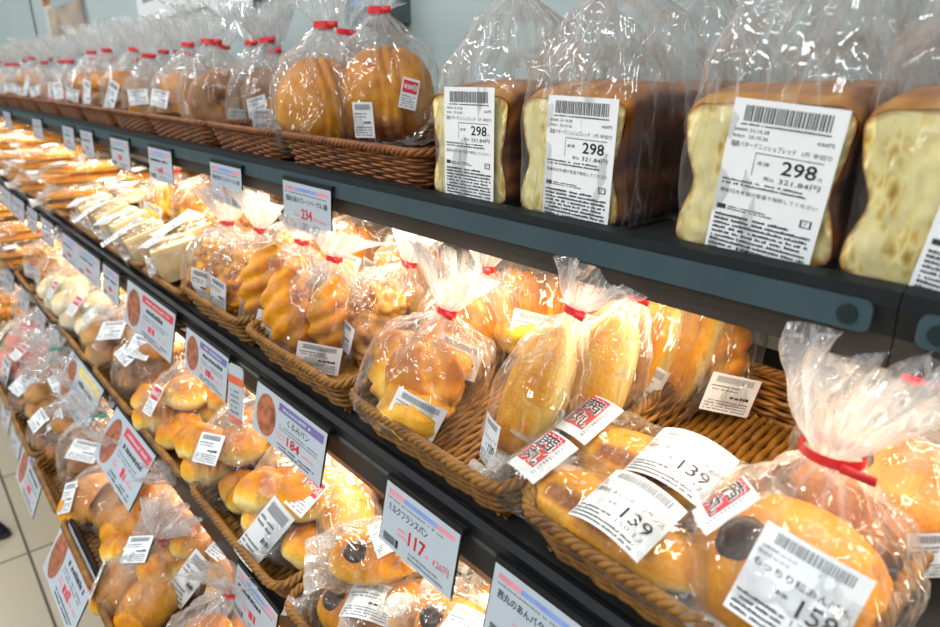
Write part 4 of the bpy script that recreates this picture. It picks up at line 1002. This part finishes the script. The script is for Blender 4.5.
fill(3, 'seventh third-shelf basket', [(62, .08, 'topped_bread', 0, 0, 0, 0, None), (50, .08, 'topped_bread', 1, 0, 0, 0, None), (72, .19, 'topped_bread', 2, 0, 0, .01, None), (60, .2, 'topped_bread', 0, 0, 0, .01, None)])
fill(3, 'eighth third-shelf basket', [(42, .09, 'sleeve_loaf', 0, 0, 0, 0, None), (38, .11, 'sleeve_loaf', 1, 0, 0, .05, None), (30, .09, 'sleeve_loaf', 0, 0, 0, 0, None), (46, .25, 'sleeve_loaf', 0, 0, 0, .01, None)])
fill(3, 'farthest third-shelf basket', [(18, .09, 'sleeve_loaf', 1, 0, 0, 0, None), (14, .11, 'sleeve_loaf', 0, 0, 0, .05, None), (6, .09, 'sleeve_loaf', 1, 0, 0, 0, None), (20, .25, 'sleeve_loaf', 1, 0, 0, .01, None), (2, .13, 'sleeve_loaf', 0, 0, 0, .05, None)])
# bottom shelf
S4 = [(.50, .755), (.765, .965), (.975, 1.215), (1.225, 1.47), (1.48, 1.74), (1.75, 2.02), (2.03, 2.3)]
for i, (a, b) in enumerate(S4): basket(4, a, b, f'orange wicker basket on the bottom shelf, {ORD[i]}')
fill(4, 'nearest bottom-shelf basket', [(172, .10, 'dinner_rolls', 5, 0, 0, 0, None), (232, .17, 'dinner_rolls', 6, 20, 0, .01, None), (215, .07, 'dinner_rolls', 1, 20, 0, .0, None), (270, .19, 'dinner_rolls', 0, 0, 0, .0, None), (250, .26, 'oval_buns', 0, 0, 0, .02, None)])
fill(4, 'second bottom-shelf basket', [(136, .10, 'oval_buns', 0, 0, 0, 0, 'bag of two golden oval buns in the second bottom-shelf basket'), (176, .165, 'oval_buns', 3, 10, 0, .005, None), (205, .27, 'oval_buns', 0, 0, 0, .02, None), (160, .25, 'oval_buns', 3, 0, 0, .01, None)])
fill(4, 'third bottom-shelf basket', [(84, .09, 'nut_bread', 0, 0, 0, 0, None), (106, .10, 'nut_bread', 2, 50, 0, .01, None), (116, .17, 'nut_bread', 1, 40, 0, .01, None), (146, .23, 'nut_bread', 2, 0, 0, .01, None), (105, .24, 'nut_bread', 0, 60, 0, .0, None)])
fill(4, 'fourth bottom-shelf basket', [(60, .09, 'dinner_rolls', 2, 0, 0, 0, None), (74, .12, 'dinner_rolls', 2, 50, 0, .02, None), (88, .18, 'dinner_rolls', 5, 30, 0, .0, None), (106, .25, 'dinner_rolls', 2, 0, 0, .01, None)])
fill(4, 'fifth bottom-shelf basket', [(40, .09, 'dinner_rolls', 3, 0, 0, 0, None), (30, .10, 'oval_buns', 2, 0, 0, 0, None), (60, .18, 'dinner_rolls', 3, 30, 0, .0, None), (78, .26, 'dinner_rolls', 1, 0, 0, .0, None)])
fill(4, 'sixth bottom-shelf basket', [(22, .09, 'oval_buns', 2, 0, 0, 0, None), (36, .17, 'topped_bread', 2, 0, 0, .0, None), (52, .25, 'topped_bread', 0, 0, 0, .0, None)])
fill(4, 'farthest bottom-shelf basket', [(8, .10, 'topped_bread', 0, 0, 0, 0, None), (20, .2, 'topped_bread', 1, 0, 0, .0, None), (2, .2, 'sleeve_loaf', 0, 0, 0, .0, None)])

fill(3, 'gap at the front of the fourth third-shelf basket', [(176, .11, 'nut_bread', 0, 30, 0, .02, 'bag of brown bread sticks leaning on the rim above the red third-rail card')])
fill(3, 'upper pile in the nearest third-shelf basket', [(346, .11, 'choco_roll', 1, -20, 0, .035, None), (378, .085, 'choco_roll', 0, 60, 0, .05, None), (330, .085, 'choco_roll', 3, 40, 0, .0, None), (460, .085, 'choco_roll', 2, 0, 0, .04, None), (405, .21, 'choco_roll', 1, 0, 0, .03, None)])
fill(4, 'front left of the second bottom-shelf basket', [(112, .075, 'oval_buns', 3, 20, 0, 0, 'bag of two golden buns at the left end of the second bottom-shelf basket')])
fill(4, 'front right of the nearest bottom-shelf basket', [(196, .14, 'dinner_rolls', 5, 70, 0, .0, 'bag of rolls on top of the nearest bottom-shelf basket pile'), (150, .06, 'oval_buns', 0, 0, 0, 0, 'bag of two golden oval buns at the left end of the nearest bottom-shelf basket')])
fill(4, 'left part of the third bottom-shelf basket', [(70, .07, 'nut_bread', 1, 10, 0, 0, 'bag of brown bread sticks at the left rim of the third bottom-shelf basket')])
fill(4, 'left part of the fourth bottom-shelf basket', [(48, .07, 'nut_bread', 2, 10, 0, 0, 'bag of brown bread sticks in the fourth bottom-shelf basket')])
fill(4, 'upper pile of the fifth bottom-shelf basket', [(46, .13, 'dinner_rolls', 3, 80, 0, .02, 'bag of small pink rolls on top of the fifth bottom-shelf basket')])
# ------------------------------------------------------------------ price cards
def card_nodes(w, h, style, name, price, tax, seed):
    rnd = random.Random(seed); n = []; z = .0006
    X = lambda f: -w/2+w*f; Y = lambda f: -h*f
    m = MB(); m.box((0, -h/2+.001, -.0008), (w+.003, h+.003, .0012)); n.append(('card_holder', m.mesh('card_holder', ['holder'], False), I4, -1, 'clear plastic holder'))
    m = MB(); m.box((0, .0035, -.003), (w+.003, .005, .006)); n.append(('holder_clip', m.mesh('holder_clip', ['rail'], False), I4, 0, 'dark clip'))
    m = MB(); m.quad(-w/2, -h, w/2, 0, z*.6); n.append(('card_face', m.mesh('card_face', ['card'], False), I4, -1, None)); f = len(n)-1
    if style == 'band':
        for c, a, b in (('pinkink', .05, .27), ('blueink', .27, .72), ('pinkink', .72, .95)):
            m = MB(); m.quad(X(a), Y(.165), X(b), Y(.09), z); n.append(('header_band', m.mesh('header_band', [c], False), I4, f, None))
        k = MB(); lines(k, X(.05), Y(.245), X(.92), Y(.185), 1, rnd, z, 1, cell=.003)
        if name: put_text(k, name, X(.07), Y(.42), h*.125, w*min(.86, .062*len(name)), z, bold=.00015)
        else: lines(k, X(.08), Y(.42), X(.85), Y(.30), 1, rnd, z, 0, cell=.007, fill=.8)
        barcode(k, X(.05), Y(.93), X(.22), Y(.80), rnd, z, 0); k.quad(X(.23), Y(.93), X(.27), Y(.80), z)
        lines(k, X(.42), Y(.95), X(.9), Y(.80), 2, rnd, z, 1, cell=.004)
        n.append(('card_print', k.mesh('card_print', ['ink', 'grey'], False), I4, f, None))
        r = MB(); lines(r, X(.24), Y(.72), X(.38), Y(.55), 2, rnd, z, 1, cell=.004)
        if price: put_text(r, price, X(.40), Y(.74), h*.21, w*.22, z, bold=.0007)
        else: lines(r, X(.40), Y(.76), X(.62), Y(.54), 1, rnd, z, 0, cell=w*.085, fill=.85)
        lines(r, X(.64), Y(.72), X(.76), Y(.62), 1, rnd, z, 1, cell=.004)
        if tax: put_text(r, tax, X(.75), Y(.73), h*.13, w*.19, z)
        else: lines(r, X(.76), Y(.74), X(.93), Y(.62), 1, rnd, z, 1, cell=.005)
        n.append(('price_figures', r.mesh('price_figures', ['red', 'pinkink'], False), I4, f, None))
    else:
        col = {'photo_violet': 'violet', 'photo_red': 'red', 'photo_yellow': 'yellow'}[style]
        ph = MB(); vs = [(X(.19), Y(.52), z)]
        for q in range(24): a = 2*math.pi*q/24; vs.append((X(.19)+w*.15*math.cos(a), Y(.52)+h*.42*math.sin(a), z))
        ph.add(vs, [(0, 1+q, 1+(q+1) % 24) for q in range(24)]); n.append(('bread_picture', ph.mesh('bread_picture', ['photo'], False), I4, f, None))
        m = MB(); m.quad(X(.36), Y(.24), X(.97), Y(.08), z); n.append(('header_band', m.mesh('header_band', [col], False), I4, f, None))
        wv = MB(); lines(wv, X(.42), Y(.20), X(.90), Y(.12), 1, rnd, z*1.3, 0, cell=.006, fill=.8); n.append(('header_lettering', wv.mesh('header_lettering', ['card'], False), I4, f, None))
        k = MB()
        if name: put_text(k, name, X(.50), Y(.42), h*.13, w*.30, z, bold=.0002)
        else: lines(k, X(.44), Y(.42), X(.9), Y(.29), 1, rnd, z, 0, cell=.009, fill=.8)
        lines(k, X(.40), Y(.58), X(.92), Y(.46), 2, rnd, z, 1, cell=.004); lines(k, X(.40), Y(.95), X(.92), Y(.82), 2, rnd, z, 0, cell=.005)
        n.append(('card_print', k.mesh('card_print', ['ink', 'grey'], False), I4, f, None))
        r = MB(); lines(r, X(.38), Y(.76), X(.50), Y(.62), 2, rnd, z, 1, cell=.005)
        if price: put_text(r, price, X(.53), Y(.78), h*.17, w*.17, z, bold=.0007)
        else: lines(r, X(.53), Y(.80), X(.72), Y(.60), 1, rnd, z, 0, cell=w*.075, fill=.85)
        lines(r, X(.74), Y(.76), X(.93), Y(.66), 1, rnd, z, 1, cell=.006)
        n.append(('price_figures', r.mesh('price_figures', ['red', 'pinkink'], False), I4, f, None))
    return n
def card(k, u0, u1, style, label, h=.066, name=None, price=None, tax=None, tilt=4, dz=None, w=None, yaw=0):
    x0, z0 = SH[k][0], SH[k][1]; x = x0-.014; z = z0+(dz if dz is not None else {1: -.016}.get(k, -.007))
    ya = solve_y(u0, x, z)
    if w is None: w = ya-solve_y(u1, x, z)
    nodes = card_nodes(round(w, 3), h, style, name, price, tax, int(u0*7+k))
    put('price_card', nodes, T(x, ya-w/2, CAMH+z) @ RZ(yaw) @ FRONT @ RX(-tilt), label, 'price card', 'price cards on the shelf fronts')
card(1, 283, 331, 'band', 'white price card marked 234 hanging from the top shelf rail', name='国産小麦のプレーンベーグル 2個', price='234')
card(1, 210, 241, 'band', 'white price card on the top rail, next left of the 234 card', name='国産小麦のフレンチトースト 2個')
card(1, 148, 171, 'band', 'white price card on the top rail under the third basket')
for i, (a, b) in enumerate(((110, 128), (80, 92), (62, 73), (32, 41), (3, 10))):
    card(1, a, b, 'band', f'small far white price card on the top rail, {ORD[i]} of the five farthest')
card(2, 388, 461, 'band', 'white price card marked 117 with pink and blue header band', name='ミルクフランスパン', price='117', tax='126円', tilt=12)
card(2, 496, 612, 'band', 'white price card at the bottom edge in front of the torpedo loaves', name='茜丸のあんバターフランス', price='139', tilt=12)
card(2, 258, 328, 'photo_violet', 'price card marked 184 with bread picture and violet header', name='くるみパン', price='184', tilt=14)
card(2, 187, 229, 'photo_violet', 'price card with bread picture left of the orange strip card', tilt=12)
card(2, 128, 176, 'photo_red', 'price card with bread picture and red header below the sandwiches', h=.085, tilt=14, dz=0)
for i, (a, b) in enumerate(((103, 119), (78, 100), (62, 78), (41, 53), (27, 37), (12, 24), (0, 11))):
    card(2, a, b, 'band', f'small white price card on the second rail, {ORD[i]} of the seven far ones', tilt=10)
card(3, 117, 156, 'photo_red', 'large tilted price card with picture and red header on the third rail', h=.10, tilt=34, dz=-.005)
card(3, 72, 104, 'photo_yellow', 'tilted price card with yellow header on the third rail', h=.10, tilt=30, dz=-.005)
card(3, 238, 278, 'band', 'shaded price card on the third rail at the bottom edge', tilt=14, dz=-.012)
for i, (a, b) in enumerate(((50, 60), (36, 46), (20, 30), (6, 14))):
    card(3, a, b, 'band', f'small price card on the third rail, {ORD[i]} of the four far ones', tilt=16)
card(4, 66, 97, 'photo_red', 'large tilted price card with red header on the bottom rail over the floor', h=.10, tilt=32, dz=.045)
card(4, 26, 44, 'photo_violet', 'tilted price card on the bottom rail, left of the large red one', h=.09, tilt=24, dz=0)
for i, (a, b) in enumerate(((15, 23), (5, 12))):
    card(4, a, b, 'band', f'small price card on the bottom rail, {ORD[i]} of the two farthest', tilt=20)
# orange strip card
x = SH[2][0]-.018; z = SH[2][1]-.004; ya = solve_y(236, x, z)
m = MB(); P = []
for cx, cz, a0 in ((.016, -.008, 0), (-.016, -.008, 90), (-.016, -.092, 180), (.016, -.092, 270)):
    for q in range(5): a = R(a0+22.5*q); P.append((cx+.008*math.cos(a), cz+.008*math.sin(a), 0))
m.add([(p[0], p[1], .0006) for p in P]+[(p[0], p[1], -.0006) for p in P], [tuple(range(20)), tuple(reversed(range(20, 40)))]+[(i, 20+i, 20+(i+1) % 20, (i+1) % 20) for i in range(20)])
m2 = MB(); m2.quad(-.023, -.031, .023, -.018, .001); m2.quad(-.023, -.096, .023, -.084, .001); rr = random.Random(4); m3 = MB(); lines(m3, -.015, -.08, .012, -.036, 5, rr, .001, 0, cell=.006)
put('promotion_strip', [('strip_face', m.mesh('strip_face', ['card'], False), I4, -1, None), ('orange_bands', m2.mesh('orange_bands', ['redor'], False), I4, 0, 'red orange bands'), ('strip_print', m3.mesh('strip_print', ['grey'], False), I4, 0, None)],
    T(x, ya, CAMH+z) @ RZ(8) @ FRONT @ RX(-8) @ SCL(.80, .92, 1), 'narrow rounded white strip with red-orange bands beside the 184 card', 'promotion card')

# ------------------------------------------------------------------ room
def plane(name, pts, m, kind='structure'):
    mb = MB(); mb.add(pts, [(0, 1, 2, 3)]); return single(name, mb.mesh(name, [m], False), I4, kind=kind)
plane('floor', [(-3, -2, 0), (3, -2, 0), (3, 9, 0), (-3, 9, 0)], 'tile')
mb = MB(); mb.box((.83, 3, 1.4), (.08, 11, 2.8)); single('wall_right', mb.mesh('wall_right', ['wall'], False), I4, kind='structure')
mb = MB(); mb.box((-1, 8.6, 1.4), (5, .08, 2.8)); single('wall_back', mb.mesh('wall_back', ['wall'], False), I4, kind='structure')
mb = MB(); mb.box((.788, 4.44, 1.9), (.006, .022, 1.4)); single('trim_1', mb.mesh('trim_1', ['seam'], False), I4, kind='structure')
# poster: coloured food picture above bands
n = []
m = MB(); m.box((0, 0, 0), (.006, .80, .62)); n.append(('poster_board', m.mesh('poster_board', ['panel'], False), I4, -1, None))
def pp(nm, y0, y1, z0, z1, mm, dx=0): 
    m = MB(); m.box((-.004-dx, (y0+y1)/2, (z0+z1)/2), (.002, abs(y1-y0), abs(z1-z0))); n.append((nm, m.mesh(nm, [mm], False), I4, 0, None))
pp('picture_panel', .39, .10, -.08, .30, 'poster_a'); pp('picture_panel', .08, -.37, -.04, .30, 'poster_b'); pp('picture_panel', .30, -.36, -.30, -.10, 'poster_b')
pp('white_band', .20, -.39, -.10, -.045, 'card', .001); pp('poster_edge', -.372, -.40, -.31, .31, 'seam')
put('food_poster', n, T(.785, 3.72, CAMH+.40), 'tall food poster in orange and tan on the pale back wall', 'poster')
for i, (y, z, rx, w, hh, lb) in enumerate(((2.28, .300, 2, .56, .26, 'white hanging sign with red lettering, left one above the top shelf bags'), (1.84, .300, -20, .50, .28, 'white hanging sign with red lettering drooping to the left above the bagels'))):
    m = MB(); m.quad(-w/2, -hh/2, w/2, hh/2, .002); m.box((0, 0, 0), (w, hh, .003)); k = MB(); rr = random.Random(i); lines(k, -w*.38, -hh*.30, w*.30, -hh*.16, 1, rr, .0026, 0, cell=.03)
    q = MB(); lines(q, -w*.34, -hh*.10, w*.4, hh*.36, 2, rr, .0026, 0, cell=.06)
    put('hanging_sign', [('sign_board', m.mesh('sign_board', ['paper'], False), I4, -1, None), ('small_lettering', k.mesh('small_lettering', ['grey'], False), I4, 0, None), ('red_lettering', q.mesh('red_lettering', ['red'], False), I4, 0, None)],
        T(.765-.02*i, y, CAMH+z) @ FRONT @ RZ(rx), lb, 'sign', 'hanging signs')
n = []; m = MB(); m.box((0, 0, 0), (.05, .14, .16)); n.append(('box_body', m.mesh('box_body', ['seam'], False), I4, -1, None)); m = MB(); m.box((-.026, 0, -.03), (.003, .10, .04)); n.append(('box_panel', m.mesh('box_panel', ['blueink'], False), I4, 0, None))
put('wall_box', n, T(.762, 1.13, CAMH+.17), 'dark box with bluish panel on the wall above the split bun bags', 'wall box')
# shoe of a shopper out of frame
n = []; m = MB()
def shoe(d):
    t = (d.x+1)/2; hgt = .095*(1-t)**.8+.045; x = d.x*.14; y = d.y*(.036+.010*math.sin(t*3)); z = d.z*hgt
    return Vector((x, y, max(z, 0)+.018)), .5
m.sphere(shoe, 28, 16); n.append(('shoe_upper', m.mesh('shoe_upper', ['shoe']), I4, -1, None))
m = MB(); vs = []; 
for z in (0, .018):
    for q in range(24): a = 2*math.pi*q/24; vs.append((.145*math.cos(a), (.040+.006*math.cos(a))*math.sin(a), z))
m.add(vs, [tuple(reversed(range(24))), tuple(range(24, 48))]+[(i, (i+1) % 24, 24+(i+1) % 24, 24+i) for i in range(24)]); n.append(('shoe_sole', m.mesh('shoe_sole', ['sole'], False), I4, -1, None))
put('shoe', n, T(-.065, 2.47, 0) @ RZ(-42), 'toe of a black shoe on the tiles at the left photo edge', 'shoe')
# ------------------------------------------------------------------ light
w = bpy.data.worlds.new('store_light'); SC.world = w; w.use_nodes = True
bg = w.node_tree.nodes['Background']; bg.inputs[0].default_value = (.86, .94, 1, 1); bg.inputs[1].default_value = .30
plane('ceiling', [(-4, -3, 2.85), (.87, -3, 2.85), (.87, 8.6, 2.85), (-4, 8.6, 2.85)], 'ceil')
for x in (-.35, -1.5, -2.7):
    for y in (-1.2, .5, 2.2, 3.9, 5.8):
        ld = bpy.data.lights.new('ceiling_luminaire', 'AREA'); ld.shape = 'RECTANGLE'; ld.size = .10; ld.size_y = 1.2; ld.energy = 15; ld.color = (.94, .98, 1)
        lo = bpy.data.objects.new('ceiling_luminaire', ld); COL.objects.link(lo); lo.location = (x, y, 2.8)
bpy.context.view_layer.update()
